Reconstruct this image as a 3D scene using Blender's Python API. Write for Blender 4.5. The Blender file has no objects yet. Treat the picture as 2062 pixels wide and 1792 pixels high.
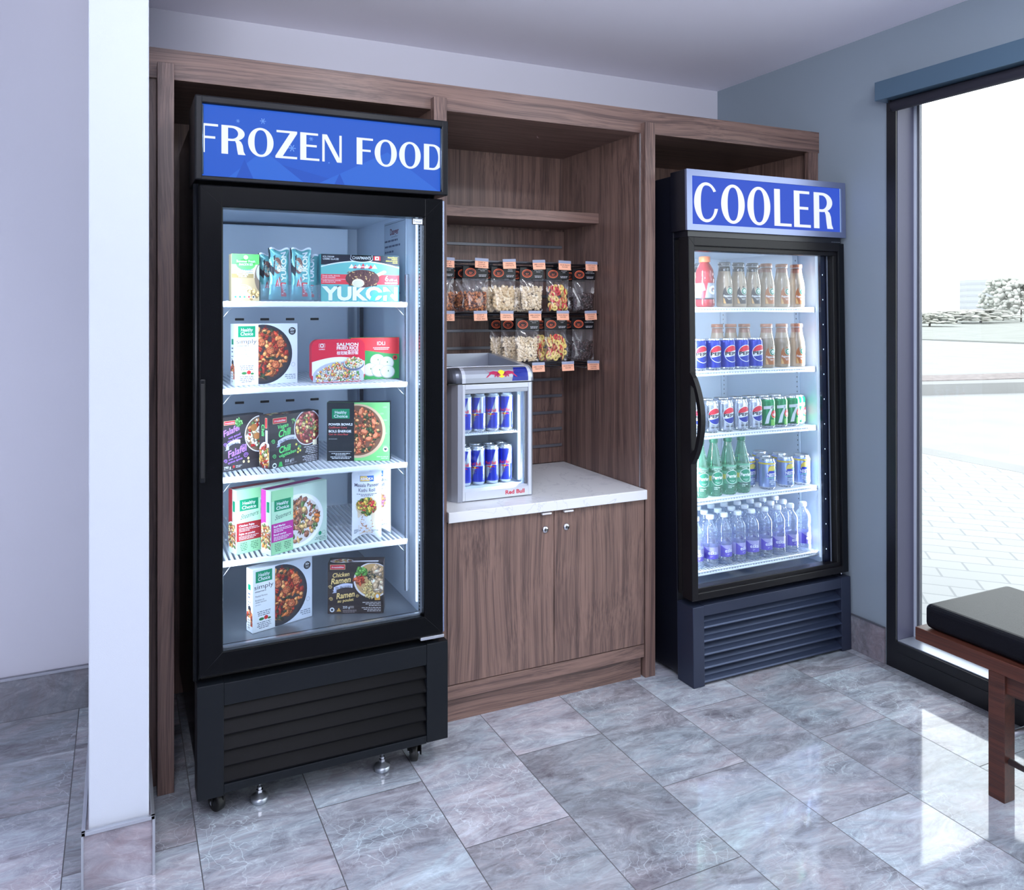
import bpy, bmesh, math, random
from mathutils import Matrix, Vector
PI = math.pi
sc = bpy.context.scene
COL = sc.collection

# ------------------------------------------------------------------ camera
cam_d = bpy.data.cameras.new('camera')
cam = bpy.data.objects.new('camera', cam_d); COL.objects.link(cam)
cam.location = (0, 0, 1.3623)
cam.rotation_euler = (PI / 2, 0, -0.4215)
cam_d.sensor_width = 36.0
cam_d.lens = 1560.34 / 2062 * 36
cam_d.shift_x = (1031 - 941.54) / 2062
cam_d.shift_y = -(896 - 623.04) / 2062
cam_d.clip_start = 0.05; cam_d.clip_end = 1000
sc.camera = cam

# ------------------------------------------------------------------ render look
sc.view_settings.view_transform = 'Standard'
sc.view_settings.look = 'None'
sc.view_settings.exposure = 0.0
sc.view_settings.gamma = 1.0
sc.view_settings.use_curve_mapping = False
sc.render.engine = 'CYCLES'
sc.cycles.use_denoising = True
sc.cycles.max_bounces = 8
sc.cycles.diffuse_bounces = 4
sc.cycles.glossy_bounces = 4
sc.cycles.transparent_max_bounces = 20
sc.cycles.sample_clamp_indirect = 6
sc.cycles.caustics_reflective = False
sc.cycles.caustics_refractive = False

# ------------------------------------------------------------------ sky
SKY = 4.2
w = bpy.data.worlds.new('overcast_sky'); sc.world = w; w.use_nodes = True
nt = w.node_tree; nt.nodes.clear()
wo = nt.nodes.new('ShaderNodeOutputWorld'); bgn = nt.nodes.new('ShaderNodeBackground')
bgn.inputs[0].default_value = (0.93, 0.975, 1.0, 1); bgn.inputs[1].default_value = SKY
nt.links.new(bgn.outputs[0], wo.inputs[0])

# ------------------------------------------------------------------ lamps
def area(name, loc, size, power, color=(1, 1, 1), target=None, size_y=None, spread=None):
    d = bpy.data.lights.new(name, 'AREA'); d.energy = power; d.color = color
    d.shape = 'RECTANGLE' if size_y else 'SQUARE'; d.size = size
    if size_y: d.size_y = size_y
    if spread: d.spread = spread
    o = bpy.data.objects.new(name, d); COL.objects.link(o); o.location = loc
    if target is not None:
        o.rotation_euler = (Vector(target) - Vector(loc)).to_track_quat('-Z', 'Y').to_euler()
    return o
CW = (0.90, 0.93, 1.0)
area('ceiling_lamp', (0.95, 1.05, 2.42), 0.22, 15, CW)
area('ceiling_lamp', (2.05, 0.95, 2.42), 0.22, 12, CW)
area('ceiling_lamp', (-0.25, 0.4, 2.42), 0.3, 14, CW)
area('ceiling_lamp', (-1.2, 1.5, 2.42), 0.5, 15, (0.82, 0.92, 1.0))
area('rear_fill_light', (-2.1, -3.85, 1.25), 3.4, 88, (0.88, 0.93, 1.0), (-1.3, 0.0, 2.9), 2.2)  # added fill panel behind the camera; the rear wall has no window
area('overhead_fill_light', (1.3, -1.8, 2.40), 1.4, 26, CW)  # added soft overhead fill behind the camera
area('ceiling_fill_light', (-0.3, -0.5, 1.90), 1.2, 74, CW, (0.35, 0.45, 3.1), None, math.radians(112))  # unseen light added behind the camera to brighten the ceiling

# ------------------------------------------------------------------ materials
def lin(c):
    o = []
    for x in c[:3]:
        x = x / 255.0
        o.append(x / 12.92 if x <= 0.04045 else ((x + 0.055) / 1.055) ** 2.4)
    return (o[0], o[1], o[2], 1.0)
MATS = {}
def mat(name, rgb=(128, 128, 128), rough=0.5, metal=0.0, spec=0.5, emit=0.0, coat=0.0, bump=None):
    if name in MATS: return MATS[name]
    m = bpy.data.materials.new(name); m.use_nodes = True
    b = m.node_tree.nodes['Principled BSDF']
    b.inputs['Base Color'].default_value = lin(rgb)
    b.inputs['Roughness'].default_value = rough
    b.inputs['Metallic'].default_value = metal
    b.inputs['Specular IOR Level'].default_value = spec
    b.inputs['Coat Weight'].default_value = coat
    if emit > 0:
        b.inputs['Emission Color'].default_value = lin(rgb)
        b.inputs['Emission Strength'].default_value = emit
        b.inputs['Base Color'].default_value = (0.02, 0.02, 0.02, 1)
    if bump:
        n = m.node_tree
        tc = n.nodes.new('ShaderNodeTexCoord'); no = n.nodes.new('ShaderNodeTexNoise')
        no.inputs['Scale'].default_value = bump[0]; no.inputs['Detail'].default_value = 4
        bu = n.nodes.new('ShaderNodeBump'); bu.inputs['Strength'].default_value = bump[1]
        bu.inputs['Distance'].default_value = 0.002
        n.links.new(tc.outputs['Object'], no.inputs['Vector'])
        n.links.new(no.outputs[0], bu.inputs['Height']); n.links.new(bu.outputs[0], b.inputs['Normal'])
    MATS[name] = m
    return m
def col(rgb):
    """flat printed ink"""
    return mat('ink_%d_%d_%d' % tuple(rgb), rgb, 0.42, spec=0.35)

def wood_mat(name, axis, light=(117, 93, 85), dark=(68, 52, 50), rough=0.38):
    m = bpy.data.materials.new(name); m.use_nodes = True; n = m.node_tree; N = n.nodes.new; L = n.links.new
    b = n.nodes['Principled BSDF']
    g = N('ShaderNodeNewGeometry')
    sep = N('ShaderNodeSeparateXYZ'); L(g.outputs['Position'], sep.inputs[0])
    # slow wander of the grain
    mp0 = N('ShaderNodeMapping'); L(g.outputs['Position'], mp0.inputs[0])
    s0 = [2.2, 2.2, 2.2]; s0[axis] = 0.9; mp0.inputs['Scale'].default_value = s0
    n0 = N('ShaderNodeTexNoise'); n0.inputs['Scale'].default_value = 1.6; n0.inputs['Detail'].default_value = 1.0
    L(mp0.outputs[0], n0.inputs['Vector'])
    vm = N('ShaderNodeVectorMath'); vm.operation = 'SCALE'; vm.inputs[3].default_value = 0.07
    L(n0.outputs['Color'], vm.inputs[0])
    va = N('ShaderNodeVectorMath'); va.operation = 'ADD'; L(g.outputs['Position'], va.inputs[0]); L(vm.outputs[0], va.inputs[1])
    def streak(sc_, along, det):
        mp = N('ShaderNodeMapping'); s = [sc_] * 3; s[axis] = along; mp.inputs['Scale'].default_value = s
        L(va.outputs[0], mp.inputs[0])
        t = N('ShaderNodeTexNoise'); t.inputs['Scale'].default_value = 1.0; t.inputs['Detail'].default_value = det
        t.inputs['Roughness'].default_value = 0.6
        L(mp.outputs[0], t.inputs['Vector']); return t.outputs[0]
    a = streak(52, 0.7, 3); c = streak(240, 1.6, 3); e = streak(620, 5.0, 2)
    m1 = N('ShaderNodeMath'); m1.operation = 'MULTIPLY_ADD'; L(c, m1.inputs[0]); m1.inputs[1].default_value = 0.75; L(a, m1.inputs[2])
    m2 = N('ShaderNodeMath'); m2.operation = 'MULTIPLY_ADD'; L(e, m2.inputs[0]); m2.inputs[1].default_value = 0.45; L(m1.outputs[0], m2.inputs[2])
    cr = N('ShaderNodeValToRGB'); L(m2.outputs[0], cr.inputs[0])
    m2b = N('ShaderNodeMath'); m2b.operation = 'MULTIPLY'; m2b.inputs[1].default_value = 0.4545; L(m2.outputs[0], m2b.inputs[0]); L(m2b.outputs[0], cr.inputs[0])
    el = cr.color_ramp.elements
    el[0].position = 0.36; el[0].color = lin(dark); el[1].position = 0.62; el[1].color = lin([x * 1.12 for x in light])
    x = el.new(0.46); x.color = lin([(p * 0.45 + q * 0.55) for p, q in zip(dark, light)])
    x = el.new(0.52); x.color = lin(light)
    L(cr.outputs[0], b.inputs['Base Color'])
    b.inputs['Roughness'].default_value = rough
    bu = N('ShaderNodeBump'); bu.inputs['Strength'].default_value = 0.12; bu.inputs['Distance'].default_value = 0.001
    L(m2b.outputs[0], bu.inputs['Height']); L(bu.outputs[0], b.inputs['Normal'])
    MATS[name] = m
    return m
WV = wood_mat('walnut_laminate_vertical', 2)
WH = wood_mat('walnut_laminate_horizontal', 0)
WD = wood_mat('stained_bench_wood', 1, (78, 42, 32), (44, 22, 18), 0.35)

def stone_mat(name, tiled, tint=(1, 1, 1), rough=0.045, crack=0.55):
    m = bpy.data.materials.new(name); m.use_nodes = True; n = m.node_tree; N = n.nodes.new; L = n.links.new
    b = n.nodes['Principled BSDF']
    g = N('ShaderNodeNewGeometry')
    pos = g.outputs['Position']
    def math_(op, a, b_=None, c=None):
        q = N('ShaderNodeMath'); q.operation = op
        for i, v in enumerate((a, b_, c)):
            if v is None: continue
            if isinstance(v, (int, float)): q.inputs[i].default_value = v
            else: L(v, q.inputs[i])
        return q.outputs[0]
    sep = N('ShaderNodeSeparateXYZ'); L(pos, sep.inputs[0])
    W_, LL_ = 0.308, 0.613
    if tiled:
        cxn = math_('DIVIDE', math_('SUBTRACT', sep.outputs[0], 0.7962 - 20 * W_), W_)
        ci = math_('FLOOR', cxn)
        fx = math_('FRACT', cxn)
        par = math_('MODULO', ci, 2.0)          # column 0 (k=20) is even
        # even columns: joints at ya - LL/2, odd columns: joints at ya
        off = math_('MULTIPLY', math_('SUBTRACT', 1.0, par), LL_ / 2)
        cy = math_('DIVIDE', math_('SUBTRACT', math_('ADD', sep.outputs[1], off), 2.0956 - 20 * LL_), LL_)
        ri = math_('FLOOR', cy); fy = math_('FRACT', cy)
        dx = math_('MULTIPLY', math_('MINIMUM', fx, math_('SUBTRACT', 1.0, fx)), W_)
        dy = math_('MULTIPLY', math_('MINIMUM', fy, math_('SUBTRACT', 1.0, fy)), LL_)
        dist = math_('MINIMUM', dx, dy)
        grout = math_('LESS_THAN', dist, 0.0013)
        cid = N('ShaderNodeCombineXYZ'); L(ci, cid.inputs[0]); L(ri, cid.inputs[1])
        wn = N('ShaderNodeTexWhiteNoise'); wn.noise_dimensions = '3D'; L(cid.outputs[0], wn.inputs[0])
        sc_ = N('ShaderNodeVectorMath'); sc_.operation = 'SCALE'; sc_.inputs[3].default_value = 37.0; L(wn.outputs['Color'], sc_.inputs[0])
        ad = N('ShaderNodeVectorMath'); ad.operation = 'ADD'; L(pos, ad.inputs[0]); L(sc_.outputs[0], ad.inputs[1])
        vec = ad.outputs[0]; rnd = wn.outputs['Value']
    else:
        vec = pos; rnd = None; grout = None
    mp = N('ShaderNodeMapping'); L(vec, mp.inputs[0])
    mp.inputs['Rotation'].default_value = (0.3, 0.5, 0.95); mp.inputs['Scale'].default_value = (0.9, 2.5, 1.6)
    n1 = N('ShaderNodeTexNoise'); L(mp.outputs[0], n1.inputs['Vector'])
    n1.inputs['Scale'].default_value = 2.3; n1.inputs['Detail'].default_value = 11; n1.inputs['Roughness'].default_value = 0.68
    n1.inputs['Distortion'].default_value = 1.1
    n2 = N('ShaderNodeTexNoise'); L(mp.outputs[0], n2.inputs['Vector'])
    n2.inputs['Scale'].default_value = 7.5; n2.inputs['Detail'].default_value = 12; n2.inputs['Distortion'].default_value = 1.6
    n2.inputs['Roughness'].default_value = 0.78
    cr = N('ShaderNodeValToRGB'); L(n1.outputs[0], cr.inputs[0]); e = cr.color_ramp.elements
    T = lambda c: lin([c[i] * tint[i] for i in range(3)])
    e[0].position = 0.32; e[0].color = T((92, 88, 98)); e[1].position = 0.74; e[1].color = T((206, 203, 210))
    for p, c in ((0.43, (124, 118, 126)), (0.50, (152, 153, 163)), (0.56, (160, 150, 157)), (0.64, (180, 182, 192))):
        q = e.new(p); q.color = T(c)
    cr2 = N('ShaderNodeValToRGB'); L(n2.outputs[0], cr2.inputs[0]); e = cr2.color_ramp.elements
    e[0].position = 0.36; e[0].color = T((88, 84, 94)); e[1].position = 0.68; e[1].color = T((196, 198, 206))
    mx = N('ShaderNodeMixRGB'); mx.inputs[0].default_value = 0.45; L(cr.outputs[0], mx.inputs[1]); L(cr2.outputs[0], mx.inputs[2])
    # fine pale veins
    vo = N('ShaderNodeTexNoise'); L(vec, vo.inputs['Vector']); vo.inputs['Scale'].default_value = 7; vo.inputs['Detail'].default_value = 5; vo.inputs['Distortion'].default_value = 1.4
    d = math_('ABSOLUTE', math_('SUBTRACT', vo.outputs[0], 0.5))
    vein = math_('SUBTRACT', 1.0, math_('MINIMUM', math_('MULTIPLY', d, 90.0), 1.0))
    vein = math_('MULTIPLY', vein, math_('MULTIPLY', math_('MAXIMUM', math_('SUBTRACT', n2.outputs[0], 0.45), 0.0), 2.2))
    mv = N('ShaderNodeMixRGB'); L(vein, mv.inputs[0]); L(mx.outputs[0], mv.inputs[1]); mv.inputs[2].default_value = T((212, 214, 220))
    # crackle: fine pale fracture lines, only in patches
    dn = N('ShaderNodeTexNoise'); L(vec, dn.inputs['Vector']); dn.inputs['Scale'].default_value = 6.0; dn.inputs['Detail'].default_value = 4
    ds = N('ShaderNodeVectorMath'); ds.operation = 'SCALE'; ds.inputs[3].default_value = 0.16; L(dn.outputs['Color'], ds.inputs[0])
    da = N('ShaderNodeVectorMath'); da.operation = 'ADD'; L(vec, da.inputs[0]); L(ds.outputs[0], da.inputs[1])
    vr = N('ShaderNodeTexVoronoi'); vr.feature = 'DISTANCE_TO_EDGE'; vr.inputs['Scale'].default_value = 26.0; L(da.outputs[0], vr.inputs['Vector'])
    ck = math_('SUBTRACT', 1.0, math_('MINIMUM', math_('MULTIPLY', vr.outputs[0], 36.0), 1.0))
    ms = N('ShaderNodeTexNoise'); L(vec, ms.inputs['Vector']); ms.inputs['Scale'].default_value = 3.5; ms.inputs['Detail'].default_value = 3
    ck = math_('MULTIPLY', ck, math_('MINIMUM', math_('MAXIMUM', math_('MULTIPLY', math_('SUBTRACT', ms.outputs[0], 0.52), 5.0), 0.0), crack))
    mk = N('ShaderNodeMixRGB'); L(ck, mk.inputs[0]); L(mv.outputs[0], mk.inputs[1]); mk.inputs[2].default_value = T((206, 212, 220))
    # broad pink and green-grey tints
    hn = N('ShaderNodeTexNoise'); L(mp.outputs[0], hn.inputs['Vector']); hn.inputs['Scale'].default_value = 1.4; hn.inputs['Detail'].default_value = 4; hn.inputs['Distortion'].default_value = 1.0
    hr = N('ShaderNodeValToRGB'); L(hn.outputs[0], hr.inputs[0]); e = hr.color_ramp.elements
    e[0].position = 0.38; e[0].color = (0.97, 1.05, 1.09, 1); e[1].position = 0.62; e[1].color = (1.07, 1.01, 1.04, 1)
    hm = N('ShaderNodeMixRGB'); hm.blend_type = 'MULTIPLY'; hm.inputs[0].default_value = 1.0; L(mk.outputs[0], hm.inputs[1]); L(hr.outputs[0], hm.inputs[2])
    out = hm.outputs[0]
    if tiled:
        hs = N('ShaderNodeHueSaturation'); L(out, hs.inputs['Color'])
        L(math_('ADD', math_('MULTIPLY', rnd, 0.42), 0.70), hs.inputs['Value'])
        mg = N('ShaderNodeMixRGB'); L(grout, mg.inputs[0]); L(hs.outputs[0], mg.inputs[1]); mg.inputs[2].default_value = T((62, 60, 66))
        out = mg.outputs[0]
        L(math_('ADD', math_('MULTIPLY', grout, 0.6), math_('ADD', rough, math_('MULTIPLY', n2.outputs[0], 0.04))), b.inputs['Roughness'])
        bu = N('ShaderNodeBump'); bu.inputs['Strength'].default_value = 0.25; bu.inputs['Distance'].default_value = 0.0006
        L(math_('SUBTRACT', 1.0, grout), bu.inputs['Height']); L(bu.outputs[0], b.inputs['Normal'])
        b.inputs['IOR'].default_value = 1.8
    else:
        b.inputs['Roughness'].default_value = rough
    L(out, b.inputs['Base Color'])
    MATS[name] = m
    return m
FLOOR = stone_mat('polished_stone_tile', True, (1.05, 1.08, 1.07))
BASET = stone_mat('stone_skirting', False, (0.90, 0.88, 0.88), 0.4, 0.15)
BASED = stone_mat('stone_skirting_dark', False, (0.80, 0.79, 0.79), 0.45, 0.1)

def glass(name, tint=(255, 255, 255), refl=0.08, rough=0.0, ior=1.45, haze=0.0):
    m = bpy.data.materials.new(name); m.use_nodes = True; n = m.node_tree; n.nodes.clear(); N = n.nodes.new; L = n.links.new
    o = N('ShaderNodeOutputMaterial'); t = N('ShaderNodeBsdfTransparent'); g = N('ShaderNodeBsdfGlossy')
    t.inputs[0].default_value = lin(tint); g.inputs['Roughness'].default_value = rough
    f = N('ShaderNodeFresnel'); f.inputs[0].default_value = ior
    mu = N('ShaderNodeMath'); mu.operation = 'ADD'; mu.inputs[1].default_value = refl - 0.04; L(f.outputs[0], mu.inputs[0]); mu.use_clamp = True
    ge = N('ShaderNodeNewGeometry'); sb = N('ShaderNodeMath'); sb.operation = 'SUBTRACT'; sb.inputs[0].default_value = 1.0; L(ge.outputs['Backfacing'], sb.inputs[1])
    ml = N('ShaderNodeMath'); ml.operation = 'MULTIPLY'; L(mu.outputs[0], ml.inputs[0]); L(sb.outputs[0], ml.inputs[1])   # outer faces reflect, the clear far side does not
    mx = N('ShaderNodeMixShader'); L(ml.outputs[0], mx.inputs[0]); L(t.outputs[0], mx.inputs[1]); L(g.outputs[0], mx.inputs[2])
    last = mx.outputs[0]
    if haze > 0:
        d = N('ShaderNodeBsdfDiffuse'); d.inputs[0].default_value = lin(tint)
        m2 = N('ShaderNodeMixShader'); m2.inputs[0].default_value = haze; L(last, m2.inputs[1]); L(d.outputs[0], m2.inputs[2]); last = m2.outputs[0]
    L(last, o.inputs[0]); MATS[name] = m
    return m
GLASS = glass('door_glass', (246, 251, 255), 0.05)
WGLASS = glass('window_glass', (250, 252, 252), 0.04)
FILM = glass('clear_film', (252, 252, 253), 0.07, 0.10, 1.45, 0.02)
PET = glass('clear_bottle_plastic', (238, 243, 252), 0.12, 0.04, 1.45, 0.10)
PETG = glass('green_bottle_plastic', (158, 210, 186), 0.12, 0.04, 1.45, 0.20)
NECK = glass('clear_dark_neck', (120, 122, 128), 0.12, 0.04, 1.45, 0.15)
ACRY = glass('clear_acrylic', (240, 246, 250), 0.10, 0.02, 1.45, 0.05)

BLACK = mat('black_enamel', (6, 7, 10), 0.22, spec=0.14)
BLACKM = mat('black_satin_frame', (13, 15, 20), 0.35, spec=0.22)
GRF = mat('black_grille_face', (16, 20, 25), 0.42, spec=0.22)
GRL = mat('black_grille_louvre', (5, 5, 8), 0.3, spec=0.12)
BLUEB = mat('dark_blue_enamel', (45, 52, 72), 0.38, metal=0.35)
BRONZE = mat('dark_bronze_frame', (19, 18, 22), 0.35, spec=0.22)
SIGNF = mat('grey_sign_frame', (132, 142, 176), 0.36, metal=0.7)
LINER = mat('pale_liner', (206, 219, 236), 0.42)
LINERW = mat('white_liner', (204, 217, 232), 0.42)
SHELFW = mat('white_coated_wire', (236, 240, 248), 0.4)
STEEL = mat('brushed_steel', (190, 194, 200), 0.34, metal=1.0)
STEELD = mat('brushed_floor_steel', (150, 156, 164), 0.3, metal=0.7)
ALU = mat('aluminium', (200, 204, 212), 0.3, metal=0.9)
ALUD = mat('groove_aluminium', (120, 122, 130), 0.4, metal=0.7)
LED = mat('led_white', (225, 240, 255), 0.5, emit=1.6)
LEDS = mat('led_soft', (215, 232, 255), 0.5, emit=0.9)
WALLB = mat('painted_wall_pale', (206, 206, 218), 0.85, spec=0.2, bump=(900, 0.15))
WALLR = mat('painted_wall_grey_blue', (136, 148, 160), 0.8, spec=0.2, bump=(900, 0.15))
CEIL = mat('painted_ceiling', (244, 242, 254), 0.9, spec=0.1)
PART = mat('painted_partition', (190, 196, 208), 0.8, spec=0.2, bump=(700, 0.2))
RUB = mat('black_rubber', (14, 14, 16), 0.5)
QUARTZ = None
def quartz():
    m = bpy.data.materials.new('white_quartz'); m.use_nodes = True; n = m.node_tree; N = n.nodes.new; L = n.links.new
    b = n.nodes['Principled BSDF']; g = N('ShaderNodeNewGeometry')
    t = N('ShaderNodeTexNoise'); L(g.outputs['Position'], t.inputs['Vector']); t.inputs['Scale'].default_value = 5; t.inputs['Detail'].default_value = 5; t.inputs['Distortion'].default_value = 1.8
    a = N('ShaderNodeMath'); a.operation = 'SUBTRACT'; a.inputs[1].default_value = 0.5; L(t.outputs[0], a.inputs[0])
    c = N('ShaderNodeMath'); c.operation = 'ABSOLUTE'; L(a.outputs[0], c.inputs[0])
    t2 = N('ShaderNodeTexNoise'); L(g.outputs['Position'], t2.inputs['Vector']); t2.inputs['Scale'].default_value = 9
    cr = N('ShaderNodeValToRGB'); L(c.outputs[0], cr.inputs[0]); e = cr.color_ramp.elements
    e[0].position = 0.0; e[0].color = lin((176, 180, 190)); e[1].position = 0.012; e[1].color = lin((222, 224, 228))
    cr2 = N('ShaderNodeValToRGB'); L(t2.outputs[0], cr2.inputs[0]); e = cr2.color_ramp.elements
    e[0].position = 0.5; e[0].color = lin((222, 224, 228)); e[1].position = 0.6; e[1].color = (1, 1, 1, 1)
    mx = N('ShaderNodeMixRGB'); L(t2.outputs[0], mx.inputs[0]); L(cr.outputs[0], mx.inputs[1]); mx.inputs[2].default_value = lin((222, 224, 228))
    L(mx.outputs[0], b.inputs['Base Color']); b.inputs['Roughness'].default_value = 0.3
    return m
QUARTZ = quartz()
LEATHER = mat('black_leather', (15, 16, 22), 0.42, spec=0.15, bump=(420, 0.35))

# ------------------------------------------------------------------ mesh building
OFF = {}
_bev = {}
def bevbox(b, sx, sy, sz, seg=2):
    bm = bmesh.new(); bmesh.ops.create_cube(bm, size=1.0)
    for v in bm.verts: v.co = (v.co.x * sx, v.co.y * sy, v.co.z * sz)
    bmesh.ops.bevel(bm, geom=list(bm.edges), offset=b, segments=seg, affect='EDGES', profile=0.5)
    vs = [tuple(v.co) for v in bm.verts]; bm.verts.index_update()
    fs = [[v.index for v in f.verts] for f in bm.faces]; bm.free()
    return vs, fs
class MB:
    def __init__(s): s.v = []; s.f = []; s.m = []; s.sm = []; s.mats = []
    def mi(s, m):
        if m not in s.mats: s.mats.append(m)
        return s.mats.index(m)
    def add(s, vs, fs, m, smooth=False, M=None):
        k = len(s.v)
        if M is not None: vs = [tuple(M @ Vector(v)) for v in vs]
        s.v.extend(vs); i = s.mi(m)
        for f in fs: s.f.append([a + k for a in f]); s.m.append(i); s.sm.append(smooth)
    def box(s, x0, x1, y0, y1, z0, z1, m, b=0.0, M=None, seg=2):
        if b > 0:
            vs, fs = bevbox(b, x1 - x0, y1 - y0, z1 - z0, seg)
            c = ((x0 + x1) / 2, (y0 + y1) / 2, (z0 + z1) / 2)
            s.add([(p[0] + c[0], p[1] + c[1], p[2] + c[2]) for p in vs], fs, m, False, M)
        else:
            vs = [(x, y, z) for z in (z0, z1) for y in (y0, y1) for x in (x0, x1)]
            s.add(vs, [[0, 2, 3, 1], [4, 5, 7, 6], [0, 1, 5, 4], [2, 6, 7, 3], [0, 4, 6, 2], [1, 3, 7, 5]], m, False, M)
    def lathe(s, prof, mats, seg=24, M=None, smooth=True, cap0=True, cap1=True):
        """prof [(r,z)], mats: one material or a list, one per segment"""
        n = len(prof); vs = []
        for r, z in prof:
            for k in range(seg):
                a = 2 * PI * k / seg; vs.append((r * math.cos(a), r * math.sin(a), z))
        for i in range(n - 1):
            m = mats[i] if isinstance(mats, list) else mats
            fs = [[i * seg + k, i * seg + (k + 1) % seg, (i + 1) * seg + (k + 1) % seg, (i + 1) * seg + k] for k in range(seg)]
            if i == 0: base = len(s.v); s.add(vs, [], m, smooth, M)
            ii = s.mi(m)
            for f in fs: s.f.append([a + base for a in f]); s.m.append(ii); s.sm.append(smooth)
        m0 = mats[0] if isinstance(mats, list) else mats; m1 = mats[-1] if isinstance(mats, list) else mats
        if cap0 and prof[0][0] > 1e-6: s.f.append([base + k for k in reversed(range(seg))]); s.m.append(s.mi(m0)); s.sm.append(False)
        if cap1 and prof[-1][0] > 1e-6: s.f.append([base + (n - 1) * seg + k for k in range(seg)]); s.m.append(s.mi(m1)); s.sm.append(False)
    def tube(s, pts, r, m, seg=8, closed=False, smooth=True):
        P = [Vector(p) for p in pts]; n = len(P); rings = []
        up = Vector((0, 0, 1)); prev = None
        for i in range(n):
            if closed: t = P[(i + 1) % n] - P[i - 1]
            else: t = (P[min(i + 1, n - 1)] - P[max(i - 1, 0)])
            t.normalize()
            if prev is None:
                a = Vector((1, 0, 0)) if abs(t.x) < 0.9 else Vector((0, 1, 0))
                u = t.cross(a).normalized()
            else:
                u = (prev - t * prev.dot(t)).normalized()
            prev = u; v_ = t.cross(u)
            rr = r[i] if isinstance(r, (list, tuple)) else r
            rings.append([tuple(P[i] + (u * math.cos(2 * PI * k / seg) + v_ * math.sin(2 * PI * k / seg)) * rr) for k in range(seg)])
        vs = [p for q in rings for p in q]; fs = []
        for i in range(n if closed else n - 1):
            j = (i + 1) % n
            for k in range(seg): fs.append([i * seg + k, i * seg + (k + 1) % seg, j * seg + (k + 1) % seg, j * seg + k])
        if not closed: fs.append(list(reversed(range(seg)))); fs.append([(n - 1) * seg + k for k in range(seg)])
        s.add(vs, fs, m, smooth)
    def prism(s, pts, h0, h1, m, plane='xz', M=None):
        """closed convex-ish polygon extruded along the third axis"""
        def mk(a, b, h):
            return {'xz': (a, h, b), 'xy': (a, b, h), 'yz': (h, a, b)}[plane]
        n = len(pts); vs = [mk(a, b, h0) for a, b in pts] + [mk(a, b, h1) for a, b in pts]
        fs = [list(range(n)), list(reversed(range(n, 2 * n)))] + [[i, (i + n), (i + 1) % n + n, (i + 1) % n] for i in range(n)]
        s.add(vs, fs, m, False, M)
    def ellipsoid(s, c, r, m, M=None, a=8, b=6):
        vs = []; fs = []
        for i in range(1, b):
            th = PI * i / b
            for k in range(a):
                ph = 2 * PI * k / a; vs.append((r[0] * math.sin(th) * math.cos(ph), r[1] * math.sin(th) * math.sin(ph), r[2] * math.cos(th)))
        vs.append((0, 0, r[2])); vs.append((0, 0, -r[2])); T = len(vs) - 2
        for i in range(b - 2):
            for k in range(a): fs.append([i * a + k, (i + 1) * a + k, (i + 1) * a + (k + 1) % a, i * a + (k + 1) % a])
        for k in range(a):
            fs.append([T, k, (k + 1) % a]); fs.append([T + 1, (b - 2) * a + (k + 1) % a, (b - 2) * a + k])
        if M is not None: vs = [tuple(M @ Vector(v)) for v in vs]
        s.add([(v[0] + c[0], v[1] + c[1], v[2] + c[2]) for v in vs], fs, m, True)
    def build(s, name, parent=None, world=True, loc=None):
        me = bpy.data.meshes.new(name)
        o = Vector((0, 0, 0))
        if parent is not None and world: o = OFF.get(parent.name, Vector((0, 0, 0)))
        if parent is None and loc is not None: o = Vector(loc)
        vs = [(a[0] - o.x, a[1] - o.y, a[2] - o.z) for a in s.v] if o.length > 0 else s.v
        me.from_pydata(vs, [], s.f)
        for m in s.mats: me.materials.append(m)
        me.polygons.foreach_set('material_index', s.m); me.polygons.foreach_set('use_smooth', s.sm)
        me.update()
        ob = bpy.data.objects.new(name, me); COL.objects.link(ob)
        if parent is not None: ob.parent = parent; OFF[ob.name] = o
        elif loc is not None: ob.location = loc; OFF[ob.name] = o
        return ob
def fixn(ob):
    bm = bmesh.new(); bm.from_mesh(ob.data); bmesh.ops.recalc_face_normals(bm, faces=bm.faces); bm.to_mesh(ob.data); bm.free(); return ob
def thing(name, label, cat, loc=(0, 0, 0), rz=0, group=None):
    o = bpy.data.objects.new(name, None); COL.objects.link(o); o.location = loc; o.rotation_euler = (0, 0, rz)
    o.empty_display_size = 0.02
    o['label'] = label; o['category'] = cat
    if group: o['group'] = group
    OFF[o.name] = Vector(loc)
    return o
def tag(o, label, cat, group=None):
    o['label'] = label; o['category'] = cat
    if group: o['group'] = group
    return o
def struct(o): o['kind'] = 'structure'; return o
def dup(root, loc=None, rot=None, label=None, group=None):
    r = root.copy(); COL.objects.link(r)
    if loc is not None: r.location = loc
    if rot is not None: r.rotation_euler = rot
    if label: r['label'] = label
    if group: r['group'] = group
    for ch in list(root.children):
        c = ch.copy(); COL.objects.link(c); c.parent = r
        for g in ch.children:
            d = g.copy(); COL.objects.link(d); d.parent = c
    return r

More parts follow.
